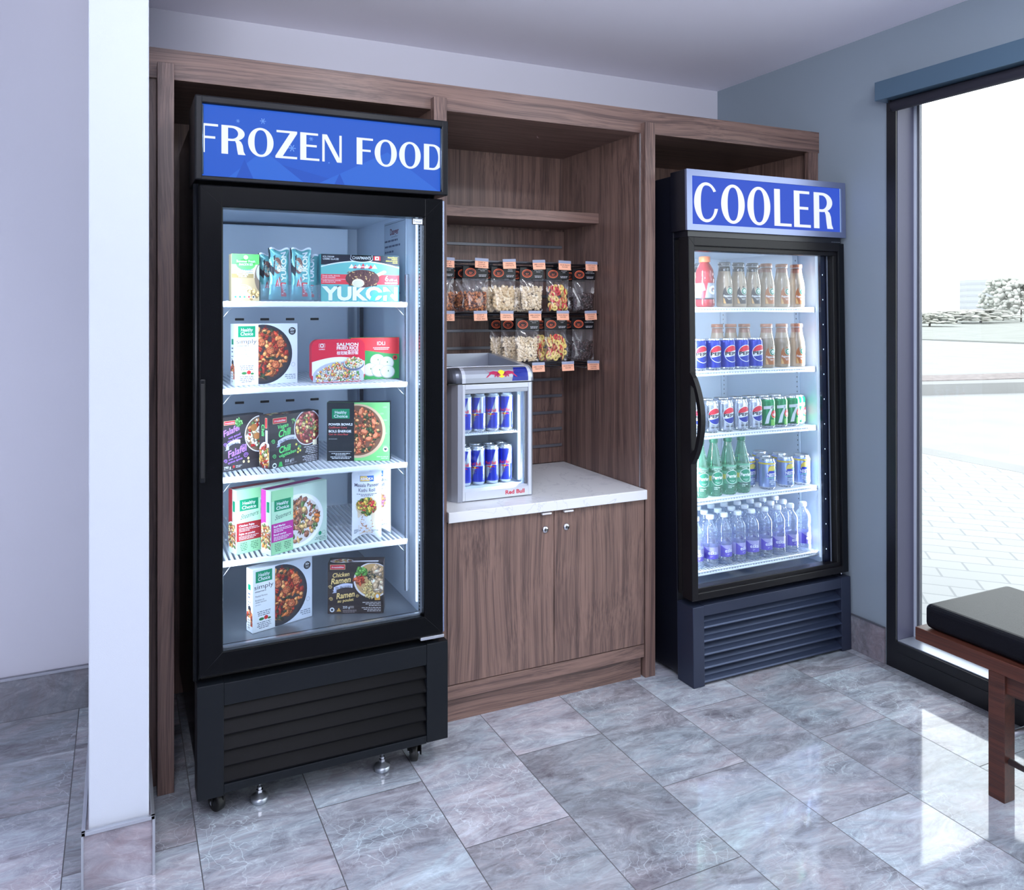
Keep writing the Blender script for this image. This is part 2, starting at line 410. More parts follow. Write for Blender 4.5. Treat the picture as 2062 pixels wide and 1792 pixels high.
# ------------------------------------------------------------------ printed artwork
_tc = {}
def text_geo(s, bold=0.0, spacing=1.0):
    k = (s, bold, spacing)
    if k in _tc: return _tc[k]
    c = bpy.data.curves.new('type', 'FONT'); c.body = s; c.resolution_u = 3; c.offset = bold; c.space_character = spacing
    o = bpy.data.objects.new('type', c); m = o.to_mesh()
    vs = [(v.co.x, v.co.y) for v in m.vertices]; fs = [list(p.vertices) for p in m.polygons]
    o.to_mesh_clear(); bpy.data.objects.remove(o); bpy.data.curves.remove(c)
    x0 = min(v[0] for v in vs); x1 = max(v[0] for v in vs)
    _tc[k] = ([(v[0] - x0, v[1]) for v in vs], fs, x1 - x0)
    return _tc[k]
def hclip(poly, a, b, c):
    out = []; n = len(poly)
    for i in range(n):
        p, q = poly[i], poly[(i + 1) % n]; dp = a * p[0] + b * p[1] - c; dq = a * q[0] + b * q[1] - c
        if dp <= 0: out.append(p)
        if (dp < 0 < dq) or (dq < 0 < dp):
            t = dp / (dp - dq); out.append((p[0] + (q[0] - p[0]) * t, p[1] + (q[1] - p[1]) * t))
    return out
class Art:
    EPS = 0.00012
    def __init__(s, mb, fmap, clip=None, strip=None):
        s.mb = mb; s.fmap = fmap; s.clip = clip; s.strip = strip
    def poly(s, pts, m, layer=1):
        if not isinstance(m, bpy.types.Material): m = col(m)
        if s.clip:
            x0, y0, x1, y1 = s.clip
            for a, b, c in ((-1, 0, -x0), (1, 0, x1), (0, -1, -y0), (0, 1, y1)):
                pts = hclip(pts, a, b, c)
                if len(pts) < 3: return
        parts = [pts]
        if s.strip:
            parts = []; xs = [p[0] for p in pts]; k0 = math.floor(min(xs) / s.strip); k1 = math.ceil(max(xs) / s.strip)
            for k in range(k0, k1):
                q = hclip(hclip(pts, -1, 0, -k * s.strip), 1, 0, (k + 1) * s.strip)
                if len(q) >= 3: parts.append(q)
        for q in parts:
            s.mb.add([s.fmap(p[0], p[1], layer * s.EPS) for p in q], [list(range(len(q)))], m)
    def rect(s, x0, y0, x1, y1, m, layer=1): s.poly([(x0, y0), (x1, y0), (x1, y1), (x0, y1)], m, layer)
    def ell(s, cx, cy, rx, ry, m, layer=1, n=28, a0=0, a1=2 * PI):
        full = abs(a1 - a0 - 2 * PI) < 1e-6; k = n if full else n + 1
        s.poly([(cx + rx * math.cos(a0 + (a1 - a0) * i / n), cy + ry * math.sin(a0 + (a1 - a0) * i / n)) for i in range(k)], m, layer)
    def ring(s, cx, cy, rx, ry, m, t, layer=1, n=32, a0=0, a1=2 * PI, tx=None):
        tx = t if tx is None else tx
        for i in range(n):
            p = a0 + (a1 - a0) * i / n; q = a0 + (a1 - a0) * (i + 1) / n
            s.poly([(cx + rx * math.cos(p), cy + ry * math.sin(p)), (cx + rx * math.cos(q), cy + ry * math.sin(q)),
                    (cx + (rx - tx) * math.cos(q), cy + (ry - t) * math.sin(q)), (cx + (rx - tx) * math.cos(p), cy + (ry - t) * math.sin(p))], m, layer)
    def text(s, t, x, y, h, m, layer=2, al='l', bold=0.0, w=None, sx=1.0, shear=0.0, rot=0.0, spacing=1.0):
        vs, fs, wd = text_geo(t, bold, spacing); k = h / 0.69
        kx = (w / wd) if w else k * sx
        W_ = wd * kx; dx = {'l': 0, 'c': -W_ / 2, 'r': -W_}[al]; ca, sa = math.cos(rot), math.sin(rot)
        pts = []
        for a, b in vs:
            X = a * kx + dx + shear * b * k; Y = b * k; pts.append((x + X * ca - Y * sa, y + X * sa + Y * ca))
        for f in fs: s.poly([pts[i] for i in f], m, layer)
    def fine(s, x0, y0, x1, n, dy, m, layer=2, seed=1, th=None, al='l'):
        """rows of print too small to read"""
        R = random.Random(seed); th = th or dy * 0.42
        for i in range(n):
            y = y0 - i * dy; L = (x1 - x0) * (R.uniform(0.75, 1.0) if i < n - 1 else R.uniform(0.4, 0.8))
            x = x0 if al == 'l' else (x1 - L if al == 'r' else (x0 + x1) / 2 - L / 2); e = x + L
            while x < e:
                wd = min(R.uniform(1.2, 4.0) * th * 1.4, e - x); s.rect(x, y, x + wd, y + th, m, layer); x += wd + th * 0.8
    def blob(s, x, y, r, m, layer, R, asp=1.0):
        n = 8; a = R.uniform(0, PI); ca, sa = math.cos(a), math.sin(a); pts = []
        for i in range(n):
            t = 2 * PI * i / n; q = r * R.uniform(0.82, 1.08); px = q * math.cos(t) * asp; py = q * math.sin(t) / asp
            pts.append((x + px * ca - py * sa, y + px * sa + py * ca))
        s.poly(pts, m, layer)
    def food(s, cx, cy, rr, pal, n, size, seed=1, layer=3, asp=1.5, sy=1.0, edge=None):
        R = random.Random(seed)
        for i in range(n):
            a = R.uniform(0, 2 * PI); q = rr * math.sqrt(R.uniform(0, 1)) * 0.93
            x = cx + q * math.cos(a); y = cy + q * math.sin(a) * sy; r = size * R.uniform(0.6, 1.35)
            c = R.choice(pal); l = layer + i * 0.045
            dk = tuple(int(v * 0.62) for v in c); lt = tuple(min(255, int(v * 1.18 + 18)) for v in c)
            asp_ = R.uniform(1.0, asp)
            s.blob(x, y, r, dk, l, R, asp_); s.blob(x - r * 0.12, y + r * 0.14, r * 0.8, c, l + 0.015, R, asp_)
            s.blob(x - r * 0.25, y + r * 0.28, r * 0.35, lt, l + 0.03, R, asp_)
def front(mb, w=None, y=0.0, clip=None): return Art(mb, lambda u, v, e: (u, y - e, v), clip)
def sideL(mb, d, clip=None):  # left face x=0, u runs front-left -> as seen from the left: u=0 at the back
    return Art(mb, lambda u, v, e: (-e, d - u, v), clip)
def sideR(mb, w, clip=None): return Art(mb, lambda u, v, e: (w + e, u, v), clip)
def topf(mb, h, clip=None): return Art(mb, lambda u, v, e: (u, v, h + e), clip)
def wrapper(mb, rfun, strip=0.004, clip=None):
    """u is arc length from the front (-y), v is height"""
    def f(u, v, e):
        r0 = rfun(v); a = -PI / 2 + u / max(r0, 1e-4); r = r0 + 0.0003 + e; return (r * math.cos(a), r * math.sin(a), v)
    return Art(mb, f, clip, strip)

# ================================================================== room shell
def sbox(name, *a, m=None, b=0.0):
    q = MB(); q.box(*a, m, b); return struct(q.build(name))
sbox('floor', -4.0, 2.69, -4.0, 3.1, -0.05, 0.0, m=FLOOR)
sbox('ceiling', -4.0, 2.85, -4.0, 3.1, 2.438, 2.52, m=CEIL)
sbox('wall_back', -4.0, 2.69, 2.985, 3.1, 0.0, 2.438, m=WALLB)
sbox('wall_left', -4.1, -4.0, -4.0, 3.1, 0.0, 2.438, m=WALLB)
sbox('wall_rear', -4.0, 2.69, -4.1, -4.0, 0.0, 2.438, m=WALLB)
q = MB()                                       # wall with the big window opening
q.box(2.69, 2.84, 2.058, 3.1, 0, 2.438, WALLR)
q.box(2.69, 2.84, -1.65, 2.058, 2.22, 2.438, WALLR)
q.box(2.69, 2.84, -4.0, -1.65, 0, 2.438, WALLR)
struct(q.build('wall_right'))
q = MB(); q.box(-0.068, 0.064, 2.03, 2.985, 0, 2.438, PART, 0.003); struct(q.build('wall_partition'))
# skirtings
sbox('baseboard_right', 2.678, 2.69, 2.062, 2.985, 0, 0.14, m=BASED, b=0.002)
sbox('baseboard_back', -4.0, -0.082, 2.955, 2.985, 0, 0.138, m=BASED, b=0.002)
sbox('baseboard_partition', -0.080, 0.074, 2.016, 2.95, 0, 0.136, m=BASET, b=0.001)
q = MB()
q.box(-0.083, 0.077, 2.012, 2.021, 0.134, 0.143, ALU, 0.001)
q.box(-0.083, -0.074, 2.012, 2.95, 0.134, 0.143, ALU, 0.001)
q.box(0.068, 0.077, 2.012, 2.95, 0.134, 0.143, ALU, 0.001)
q.box(0.071, 0.077, 2.012, 2.018, 0.0, 0.14, ALU); q.box(-0.083, -0.078, 2.012, 2.018, 0.0, 0.14, ALU)
struct(q.build('trim_1'))
sbox('trim_2', -4.0, -0.083, 2.952, 2.959, 0.136, 0.142, m=ALU)
sbox('trim_3', 2.675, 2.682, 2.06, 2.985, 0.138, 0.143, m=ALUD)

# window
FRM = mat('black_window_frame', (17, 18, 24), 0.42)
FRI = mat('lit_window_reveal', (70, 70, 92), 0.45, metal=0.2)  # lit inner face of the black frame, its light put into the colour
wn = bpy.data.objects.new('window_1', None); COL.objects.link(wn); wn.location = (2.72, 0.2, 0.0); wn['kind'] = 'structure'; OFF[wn.name] = Vector((2.72, 0.2, 0))
q = MB()
q.box(2.684, 2.80, 2.017, 2.056, 0, 2.22, FRM)
q.box(2.692, 2.80, 2.0155, 2.017, 0.107, 2.17, FRI)
q.box(2.684, 2.80, -1.64, 2.017, 0, 0.102, FRM); q.box(2.692, 2.80, -1.64, 2.0155, 0.102, 0.107, mat('sill_metal', (150, 156, 170), 0.3, metal=0.6), 0.001)
q.box(2.682, 2.69, -1.64, 2.017, 0.062, 0.066, FRM)
q.box(2.684, 2.80, -1.64, 2.017, 2.165, 2.22, FRM)
q.box(2.684, 2.80, -1.66, -1.60, 0, 2.22, FRM)
q.build('window_frame', wn)
q = MB(); q.box(2.786, 2.80, 1.994, 2.017, 0.107, 2.165, ALUD); q.box(2.782, 2.786, 2.006, 2.0155, 0.107, 2.165, mat('bright_bead', (215, 225, 240), 0.3, metal=0.3))
q.box(2.786, 2.80, -1.6, 1.994, 0.107, 0.125, ALUD); q.build('glazing_bead', wn)
q = MB(); q.box(2.790, 2.796, -1.6, 1.994, 0.11, 2.165, WGLASS); q.build('pane', wn)

# roller blind cassette above the window
t = thing('roller_blind', 'blue-grey metal roller blind cassette mounted above the tall window', 'blind', (2.64, 0.4, 2.146))
q = MB(); q.box(2.60, 2.688, -1.6, 2.042, 2.148, 2.219, mat('blind_metal', (84, 108, 128), 0.34, metal=0.35), 0.0015); q.build('cassette', t)
q = MB(); q.tube([(2.655, -1.58, 2.128), (2.655, 2.005, 2.128)], 0.021, mat('blind_fabric', (62, 60, 72), 0.7), 16); q.build('fabric_roll', t)
q = MB(); q.box(2.636, 2.664, 2.005, 2.012, 2.108, 2.148, FRM); q.build('end_bracket', t)

# ================================================================== outside
def paver_mat():
    m = bpy.data.materials.new('pale_paving'); m.use_nodes = True; n = m.node_tree; N = n.nodes.new; L = n.links.new
    b = n.nodes['Principled BSDF']; g = N('ShaderNodeNewGeometry')
    mp = N('ShaderNodeMapping'); L(g.outputs['Position'], mp.inputs[0]); mp.inputs['Rotation'].default_value = (0, 0, 0.78)
    br = N('ShaderNodeTexBrick'); L(mp.outputs[0], br.inputs[0]); br.inputs['Scale'].default_value = 1.0
    br.inputs['Brick Width'].default_value = 0.30; br.inputs['Row Height'].default_value = 0.15; br.inputs['Mortar Size'].default_value = 0.006
    br.inputs['Color1'].default_value = (0.30, 0.305, 0.31, 1); br.inputs['Color2'].default_value = (0.285, 0.29, 0.295, 1); br.inputs['Mortar'].default_value = (0.215, 0.22, 0.23, 1)
    L(br.outputs[0], b.inputs['Base Color']); b.inputs['Roughness'].default_value = 0.95; b.inputs['Specular IOR Level'].default_value = 0.1
    return m
def flat_out(name, v, sc_=3.0, amp=0.06):
    m = bpy.data.materials.new(name); m.use_nodes = True; n = m.node_tree; N = n.nodes.new; L = n.links.new
    b = n.nodes['Principled BSDF']; g = N('ShaderNodeNewGeometry'); t = N('ShaderNodeTexNoise'); L(g.outputs['Position'], t.inputs['Vector'])
    t.inputs['Scale'].default_value = sc_; t.inputs['Detail'].default_value = 5
    cr = N('ShaderNodeValToRGB'); L(t.outputs[0], cr.inputs[0]); e = cr.color_ramp.elements
    e[0].position = 0.3; e[0].color = tuple(x * (1 - amp) for x in v) + (1,); e[1].position = 0.7; e[1].color = tuple(x * (1 + amp) for x in v) + (1,)
    L(cr.outputs[0], b.inputs['Base Color']); b.inputs['Roughness'].default_value = 1.0; b.inputs['Specular IOR Level'].default_value = 0.0
    return m
PAVE = paver_mat(); ASPH = flat_out('hazy_asphalt', (0.29, 0.294, 0.30), 1.2, 0.05)  # very pale ground colours: the outdoor haze is put into them
CONC = flat_out('pale_concrete', (0.262, 0.262, 0.264), 2.0, 0.04); GRASS = flat_out('pale_grass_verge', (0.255, 0.262, 0.25), 0.8, 0.10)
def oground(name, pts, z, m, th=0.05):
    q = MB(); q.prism(pts, z - th, z, m, 'xy'); return struct(fixn(q.build(name)))
oground('ground_paving', [(2.84, -8), (6.1, -8), (7.6, 12), (2.84, 12)], -0.03, PAVE)
oground('ground_kerb_band', [(6.1, -8), (6.4, -8), (7.9, 12), (7.6, 12)], -0.028, CONC)
oground('ground_car_park', [(2.84, 12), (7.9, 12), (6.4, -8), (14, -60), (70, -60), (70, 70), (2.84, 70)], -0.06, ASPH)
oground('ground_verge', [(34, -60), (360, -200), (360, 360), (10, 360), (10, 48), (34, 36)], 0.0, GRASS)
# long kerbed island with a bend
q = MB(); pts = [(3.5, 9.6), (8.2, 10.6), (9.2, 10.2), (9.9, 9.1), (14, 8.2), (24, 7.0), (24, 8.6), (14, 9.9), (9, 12.2), (3.5, 11.6)]
q.prism(pts, -0.06, 0.12, CONC, 'xy'); ob = fixn(q.build('kerb_island')); tag(ob, 'pale concrete kerb with a bend running through the car park outside', 'kerb')
q = MB(); pts2 = [(3.6, 10.0), (8.4, 11.0), (9.6, 10.4), (10.3, 9.5), (14, 8.7), (23.8, 7.4), (23.8, 8.3), (14, 9.6), (9, 11.8), (3.6, 11.3)]
q.prism(pts2, 0.121, 0.135, flat_out('pinkish_gravel', (0.23, 0.205, 0.205), 9, 0.2), 'xy'); ob2 = fixn(q.build('gravel_bed')); tag(ob2, 'pinkish gravel filling the kerbed island in the car park', 'gravel'); ob2['kind'] = 'stuff'

def along(u, D):
    """point on the ground plan seen in image column u at forward distance D"""
    r = (u - 941.54) / 1560.34 * D; s, c = math.sin(0.4215), math.cos(0.4215)
    return (s * D + c * r, c * D - s * r)
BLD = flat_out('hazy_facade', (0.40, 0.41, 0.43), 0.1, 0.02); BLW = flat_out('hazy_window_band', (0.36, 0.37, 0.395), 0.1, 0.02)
bx_, by_ = along(1984, 300)
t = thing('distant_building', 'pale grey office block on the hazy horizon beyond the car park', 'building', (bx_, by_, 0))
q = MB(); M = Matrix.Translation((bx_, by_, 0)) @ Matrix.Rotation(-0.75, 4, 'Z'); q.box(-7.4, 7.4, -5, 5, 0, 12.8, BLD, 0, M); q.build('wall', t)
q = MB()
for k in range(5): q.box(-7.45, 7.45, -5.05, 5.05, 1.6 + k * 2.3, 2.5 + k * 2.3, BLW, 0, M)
q.build('window_band', t)
def tree(name, u, D, h, wd, label, cat, seed, tone):
    x, y = along(u, D); R = random.Random(seed)
    t = thing(name, label, cat, (x, y, 0)); q = MB()
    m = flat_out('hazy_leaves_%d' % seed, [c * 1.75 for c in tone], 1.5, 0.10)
    for i in range(260):
        a = R.uniform(0, 2 * PI); rr = wd * 0.5 * math.sqrt(R.random()); zz = h * R.uniform(0.22, 0.95); k = 1 - 0.55 * max(0, zz / h - 0.5) * 2
        q.ellipsoid((x + rr * k * math.cos(a), y + rr * k * math.sin(a), zz), [wd * R.uniform(0.03, 0.07)] * 2 + [h * R.uniform(0.03, 0.06)], m, None, 7, 5)
    q.build('foliage', t); q = MB(); q.tube([(x, y, 0), (x + 0.02 * h, y, h * 0.5)], wd * 0.02, flat_out('hazy_bark_%d' % seed, (0.2, 0.19, 0.18)), 6); q.build('trunk', t)
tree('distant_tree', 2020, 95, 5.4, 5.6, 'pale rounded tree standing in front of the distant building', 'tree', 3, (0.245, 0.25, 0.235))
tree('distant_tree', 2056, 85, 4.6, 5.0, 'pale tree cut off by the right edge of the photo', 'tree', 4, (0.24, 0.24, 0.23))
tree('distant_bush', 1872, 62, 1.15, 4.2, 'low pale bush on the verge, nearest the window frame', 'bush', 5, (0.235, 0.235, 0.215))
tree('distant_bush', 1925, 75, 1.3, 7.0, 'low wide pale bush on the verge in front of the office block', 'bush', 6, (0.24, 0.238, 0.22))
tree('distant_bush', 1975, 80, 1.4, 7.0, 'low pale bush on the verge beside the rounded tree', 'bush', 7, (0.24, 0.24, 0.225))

# ================================================================== built-in walnut surround
t = thing('display_surround', 'tall built-in walnut surround framing the two glass-door fridges and snack niche', 'cabinet', (1.375, 2.62, 0))
q = MB(); q.box(0.066, 2.688, 2.374, 2.392, 2.021, 2.108, WH, 0.0008); q.build('fascia', t)
for x0 in (0.095, 0.932, 1.772):
    q = MB(); q.box(x0, x0 + (0.045 if x0 > 0.1 else 0.044), 2.345 if x0 > 0.5 else 2.332, 2.376, 0, 2.056, WV, 0.0012); q.build('post', t)
q = MB(); q.box(0.066, 0.094, 2.385, 2.40, 0, 2.021, WV); q.build('filler_panel', t)
q = MB(); q.box(2.628, 2.684, 2.376, 2.395, 1.885, 2.021, WV); q.build('filler_panel', t)
for x0, x1 in ((0.100, 0.118), (0.935, 0.953), (0.956, 0.974), (1.770, 1.788), (1.800, 1.818), (2.664, 2.684)):
    q = MB(); q.box(x0, x1, 2.392 if x0 > 2 else 2.376, 2.93, 0, 2.021, WV); q.build('side_panel', t)
q = MB(); q.box(0.068, 2.686, 2.392, 2.975, 2.021, 2.040, WH); q.build('top_panel', t)
q = MB(); q.box(0.10, 2.68, 2.93, 2.945, 0, 2.021, WV); q.build('back_panel', t)
q = MB(); q.box(0.976, 1.769, 2.647, 2.928, 1.710, 1.751, WH, 0.0008); q.build('shelf', t)
q = MB(); q.box(1.7695, 1.772, 2.3755, 2.379, 0.70, 2.02, ALU); q.build('edge_strip', t)

# slatted board under the shelf
t = thing('slatwall_board', 'dark walnut slatwall board with metal grooves behind the snack bags', 'slatwall', (1.366, 2.92, 0.70))
q = MB(); q.box(0.978, 1.768, 2.915, 2.929, 0.701, 1.70, WV); q.build('board', t)
q = MB()
for k in range(13):
    z = 1.632 - 0.0715 * k; q.box(0.979, 1.755, 2.909, 2.9155, z - 0.006, z + 0.006, ALUD, 0.001)
q.build('groove_inserts', t)

# ------------------------------------------------------------------ base cabinet and worktop
t = thing('base_cabinet', 'walnut two-door base cabinet under the white worktop', 'cabinet', (1.37, 2.5, 0))
q = MB(); q.box(0.978, 1.767, 2.366, 2.92, 0.10, 0.6635, WV); q.build('body', t)
CH = mat('chrome', (215, 218, 225), 0.12, metal=1.0); DKH = mat('lock_slot', (20, 20, 22), 0.5)
for x0, x1, lx, px in ((0.979, 1.3810, 1.347, 1.3475), (1.3835, 1.766, 1.432, 1.436)):
    q = MB(); q.box(x0, x1, 2.345, 2.3655, 0.1275, 0.661, WV, 0.001); d = q.build('door', t)
    q = MB(); M = Matrix.Translation((lx, 2.345, 0.598)) @ Matrix.Rotation(PI / 2, 4, 'X')
    q.lathe([(0.0125, -0.001), (0.0125, 0.002), (0.010, 0.0035), (0.009, 0.005), (0.0, 0.005)], CH, 20, M)
    q.lathe([(0.0055, 0.005), (0.005, 0.0065), (0.0, 0.0065)], DKH, 14, M); q.box(lx - 0.001, lx + 0.001, 2.338, 2.3395, 0.5945, 0.6015, CH)
    d2 = q.build('lock', d)
    q = MB(); q.box(px - 0.019, px + 0.019, 2.332, 2.3455, 0.652, 0.6585, mat('pull_white', (225, 225, 232), 0.35, metal=0.3), 0.002); q.build('pull_tab', d)
q = MB(); q.box(0.979, 1.766, 2.345, 2.3655, 0.079, 0.1245, WH, 0.001); q.build('bottom_rail', t)
q = MB(); q.box(0.979, 1.762, 2.360, 2.372, 0.0, 0.10, WH); q.build('kickboard', t)
q = MB(); q.box(0.9765, 1.768, 2.328, 2.914, 0.664, 0.699, QUARTZ, 0.002); tag(q.build('worktop'), 'white veined quartz worktop on the walnut base cabinet', 'worktop')

# ================================================================== bench by the window
t = thing('bench', 'stained wood bench with black leather cushion beside the window', 'bench', (2.42, 0.9, 0))
q = MB(); q.box(2.240, 2.640, 0.10, 1.590, 0.392, 0.466, LEATHER, 0.018, seg=4); q.build('cushion', t)
q = MB(); q.box(2.222, 2.652, 0.08, 1.605, 0.352, 0.3915, WD, 0.002); q.build('seat_frame', t)
q = MB(); q.box(2.232, 2.252, 0.10, 1.343, 0.300, 0.352, WD, 0.001); q.box(2.622, 2.642, 0.10, 1.343, 0.300, 0.352, WD, 0.001); q.build('apron', t)
for x0 in (2.222, 2.606):
    for y0 in (1.342, 0.12):
        q = MB(); q.box(x0, x0 + 0.046, y0, y0 + 0.044, 0, 0.352, WD, 0.0015); q.build('leg', t)
q = MB(); q.tube([(2.245, 0.14, 0.112), (2.245, 1.345, 0.112)], 0.009, STEEL, 12); q.build('stretcher', t)
q = MB(); q.tube([(2.266, 1.364, 0.166), (2.61, 1.364, 0.166)], 0.009, STEEL, 12); q.build('stretcher', t)

# ================================================================== sign lettering (flared display capitals)
def glyph(A, ch, x0, x1, z0, z1, m, layer=3, st=None):
    w_, h_ = x1 - x0, z1 - z0
    st = st or 0.017; th = st * 0.36
    P = lambda *p: A.poly([(x0 + a, z0 + b) for a, b in p], m, layer)
    if ch in 'OC':
        cx, cz = (x0 + x1) / 2, (z0 + z1) / 2; rx, ry = w_ / 2, h_ / 2 * 1.03
        n = 48; a0, a1 = (0, 2 * PI) if ch == 'O' else (0.62, 2 * PI - 0.30)
        if ch == 'C': rx *= 1.06; cx += 0.0
        for i in range(n):
            p = a0 + (a1 - a0) * i / n; q = a0 + (a1 - a0) * (i + 1) / n
            def inn(t):
                kx = rx - st; 
                if ch == 'C' and math.cos(t) > 0: kx = rx - st * 0.55
                c, s = math.cos(t), math.sin(t)
                return (cx + kx * math.copysign(abs(c) ** 0.85, c), cz + (ry - th) * math.copysign(abs(s) ** 0.85, s))
            def outp(t): return (cx + rx * math.cos(t), cz + ry * math.sin(t))
            A.poly([outp(p), outp(q), inn(q), inn(p)], m, layer)
    elif ch == 'F' or ch == 'E' or ch == 'L':
        P((0, 0), (st, 0), (st, h_), (0, h_))
        if ch != 'L':
            P((st, h_ - th), (w_ * (1.0 if ch == 'F' else 0.93), h_ - th), (w_ * (1.0 if ch == 'F' else 0.93), h_), (st, h_))
            P((st, h_ * 0.49), (w_ * 0.86, h_ * 0.49), (w_ * 0.86, h_ * 0.49 + th), (st, h_ * 0.49 + th))
        if ch != 'F': P((st, 0), (w_, 0), (w_, th), (st, th))
    elif ch in 'RD':
        P((0, 0), (st, 0), (st, h_), (0, h_))
        zc0, zc1 = (h_ * 0.46, h_) if ch == 'R' else (0, h_)
        cz = (zc0 + zc1) / 2; ry = (zc1 - zc0) / 2; xs = w_ * (0.42 if ch == 'R' else 0.45); bx = (w_ * 0.98 if ch == 'R' else w_) - xs
        P((st, zc1 - th), (xs, zc1 - th), (xs, zc1), (st, zc1)); P((st, zc0), (xs, zc0), (xs, zc0 + th), (st, zc0 + th))
        n = 20
        for i in range(n):
            p = -PI / 2 + PI * i / n; q = p + PI / n
            P((xs + bx * math.cos(p), cz + ry * math.sin(p)), (xs + bx * math.cos(q), cz + ry * math.sin(q)),
              (xs + (bx - st) * math.cos(q), cz + (ry - th) * math.sin(q)), (xs + (bx - st) * math.cos(p), cz + (ry - th) * math.sin(p)))
        if ch == 'R':
            zt = h_ * 0.46 + th
            L_ = [(w_ * 0.42, zt), (w_ * 0.55, zt * 0.93), (w_ * 0.62, zt * 0.72), (w_ * 0.66, zt * 0.3), (w_ * 0.70, 0)]
            R_ = [(w_ * 0.66, zt), (w_ * 0.83, zt * 0.84), (w_ * 0.90, zt * 0.62), (w_ * 0.94, zt * 0.22), (w_ * 1.02, 0)]
            for i in range(4): P(L_[i], R_[i], R_[i + 1], L_[i + 1])
    elif ch == 'Z':
        P((w_ * 0.05, h_ - th), (w_, h_ - th), (w_, h_), (w_ * 0.05, h_)); P((0, 0), (w_, 0), (w_, th), (0, th))
        P((0, th * 0.9), (w_ * 0.33, th * 0.9), (w_, h_ - th), (w_ * 0.67, h_ - th)); 
    elif ch == 'N':
        t2 = st * 0.4
        P((0, 0), (t2, 0), (t2, h_), (0, h_)); P((w_ - t2, 0), (w_, 0), (w_, h_), (w_ - t2, h_))
        P((0, h_), (w_ * 0.24, h_), (w_, 0), (w_ * 0.76, 0))

SBLUE = mat('lit_blue_panel', (28, 90, 206), 0.6, emit=1.0, spec=0.05)
SBLUE2 = mat('lit_blue_panel_pale', (40, 104, 216), 0.6, emit=1.0, spec=0.05)
SBLUE3 = mat('lit_blue_panel_deep', (24, 82, 196), 0.6, emit=1.0, spec=0.05)
SFLAKE = mat('lit_blue_flake', (78, 142, 236), 0.4, emit=1.0)
SWHITE = mat('lit_white_letters', (232, 243, 250), 0.4, emit=1.0)
CBLUE = mat('lit_cobalt_panel', (48, 84, 206), 0.6, emit=1.0, spec=0.05)
CWHITE = mat('lit_white_letters_cool', (232, 238, 248), 0.4, emit=1.05)

# ================================================================== upright freezer (left)
FZ = thing('display_freezer', 'tall black glass-door freezer with a lit blue FROZEN FOOD sign', 'freezer', (0.535, 2.5, 0))
def part(name, fn, parent=None, world=True):
    q = MB(); fn(q); return q.build(name, parent, world)
def shell(q):
    q.box(0.190, 0.240, 2.19, 2.90, 0.095, 1.91, BLACK, 0.002); q.box(0.825, 0.872, 2.19, 2.90, 0.095, 1.91, BLACK, 0.002)
    q.box(0.240, 0.825, 2.87, 2.90, 0.095, 1.91, BLACK); q.box(0.240, 0.825, 2.19, 2.87, 1.675, 1.908, BLACK); q.box(0.240, 0.825, 2.19, 2.87, 0.095, 0.435, BLACK)
part('cabinet_shell', shell, FZ)
def liner(q):
    q.box(0.240, 0.245, 2.19, 2.86, 0.44, 1.67, LINER); q.box(0.820, 0.825, 2.19, 2.86, 0.44, 1.67, LINER)
    q.box(0.240, 0.825, 2.855, 2.869, 0.44, 1.67, LINER); q.box(0.240, 0.825, 2.19, 2.869, 1.665, 1.6749, LINER)
    q.box(0.245, 0.820, 2.19, 2.855, 0.436, 0.452, STEELD)
part('inner_liner', liner, FZ)
def duct(q):
    q.box(0.262, 0.758, 2.755, 2.80, 0.60, 1.655, LINER, 0.004)
    for z in (1.328, 1.041, 0.80):
        for x in (0.375, 0.46, 0.548, 0.635): q.box(x - 0.015, x + 0.015, 2.7535, 2.756, z - 0.004, z + 0.004, RUB, 0.001)
part('air_duct', duct, FZ)
for x, y in ((0.2515, 2.245), (0.262, 2.735), (0.803, 2.245), (0.803, 2.735)):
    if True:
        def pil(q):
            q.box(x - 0.006, x + 0.006, y - 0.004, y + 0.004, 0.50, 1.47, mat('standard_steel', (50, 54, 64), 0.4, metal=0.6), 0.001)
            for k in range(38): q.box(x - 0.0065, x - 0.006, y - 0.002, y + 0.002, 0.52 + k * 0.025, 0.53 + k * 0.025, RUB)
        part('shelf_standard', pil, FZ)
FZS = [1.386, 1.143, 0.897, 0.664]
for z in FZS:
    def shf(q):
        q.box(0.255, 0.800, 2.232, 2.244, z - 0.017, z - 0.001, SHELFW, 0.004); q.box(0.255, 0.800, 2.715, 2.722, z - 0.009, z - 0.001, SHELFW, 0.002)
        q.box(0.252, 0.262, 2.24, 2.72, z - 0.012, z - 0.002, SHELFW, 0.002); q.box(0.793, 0.803, 2.24, 2.72, z - 0.012, z - 0.002, SHELFW, 0.002)
        q.box(0.262, 0.793, 2.47, 2.476, z - 0.010, z - 0.006, SHELFW)
        x = 0.268
        while x < 0.79: q.box(x, x + 0.0068, 2.238, 2.718, z - 0.006, z, SHELFW); x += 0.0150
        for xx in (0.262, 0.798):
            q.tube([(xx, 2.25, z - 0.045), (xx - (0.03 if xx > 0.5 else -0.03), 2.262, z - 0.012)], 0.0015, STEEL, 6)
    part('shelf', shf, FZ)
part('led_strip', lambda q: (q.box(0.8155, 0.8195, 2.196, 2.204, 0.48, 1.64, LED), q.box(0.2455, 0.2495, 2.196, 2.204, 0.48, 1.64, LED)), FZ)
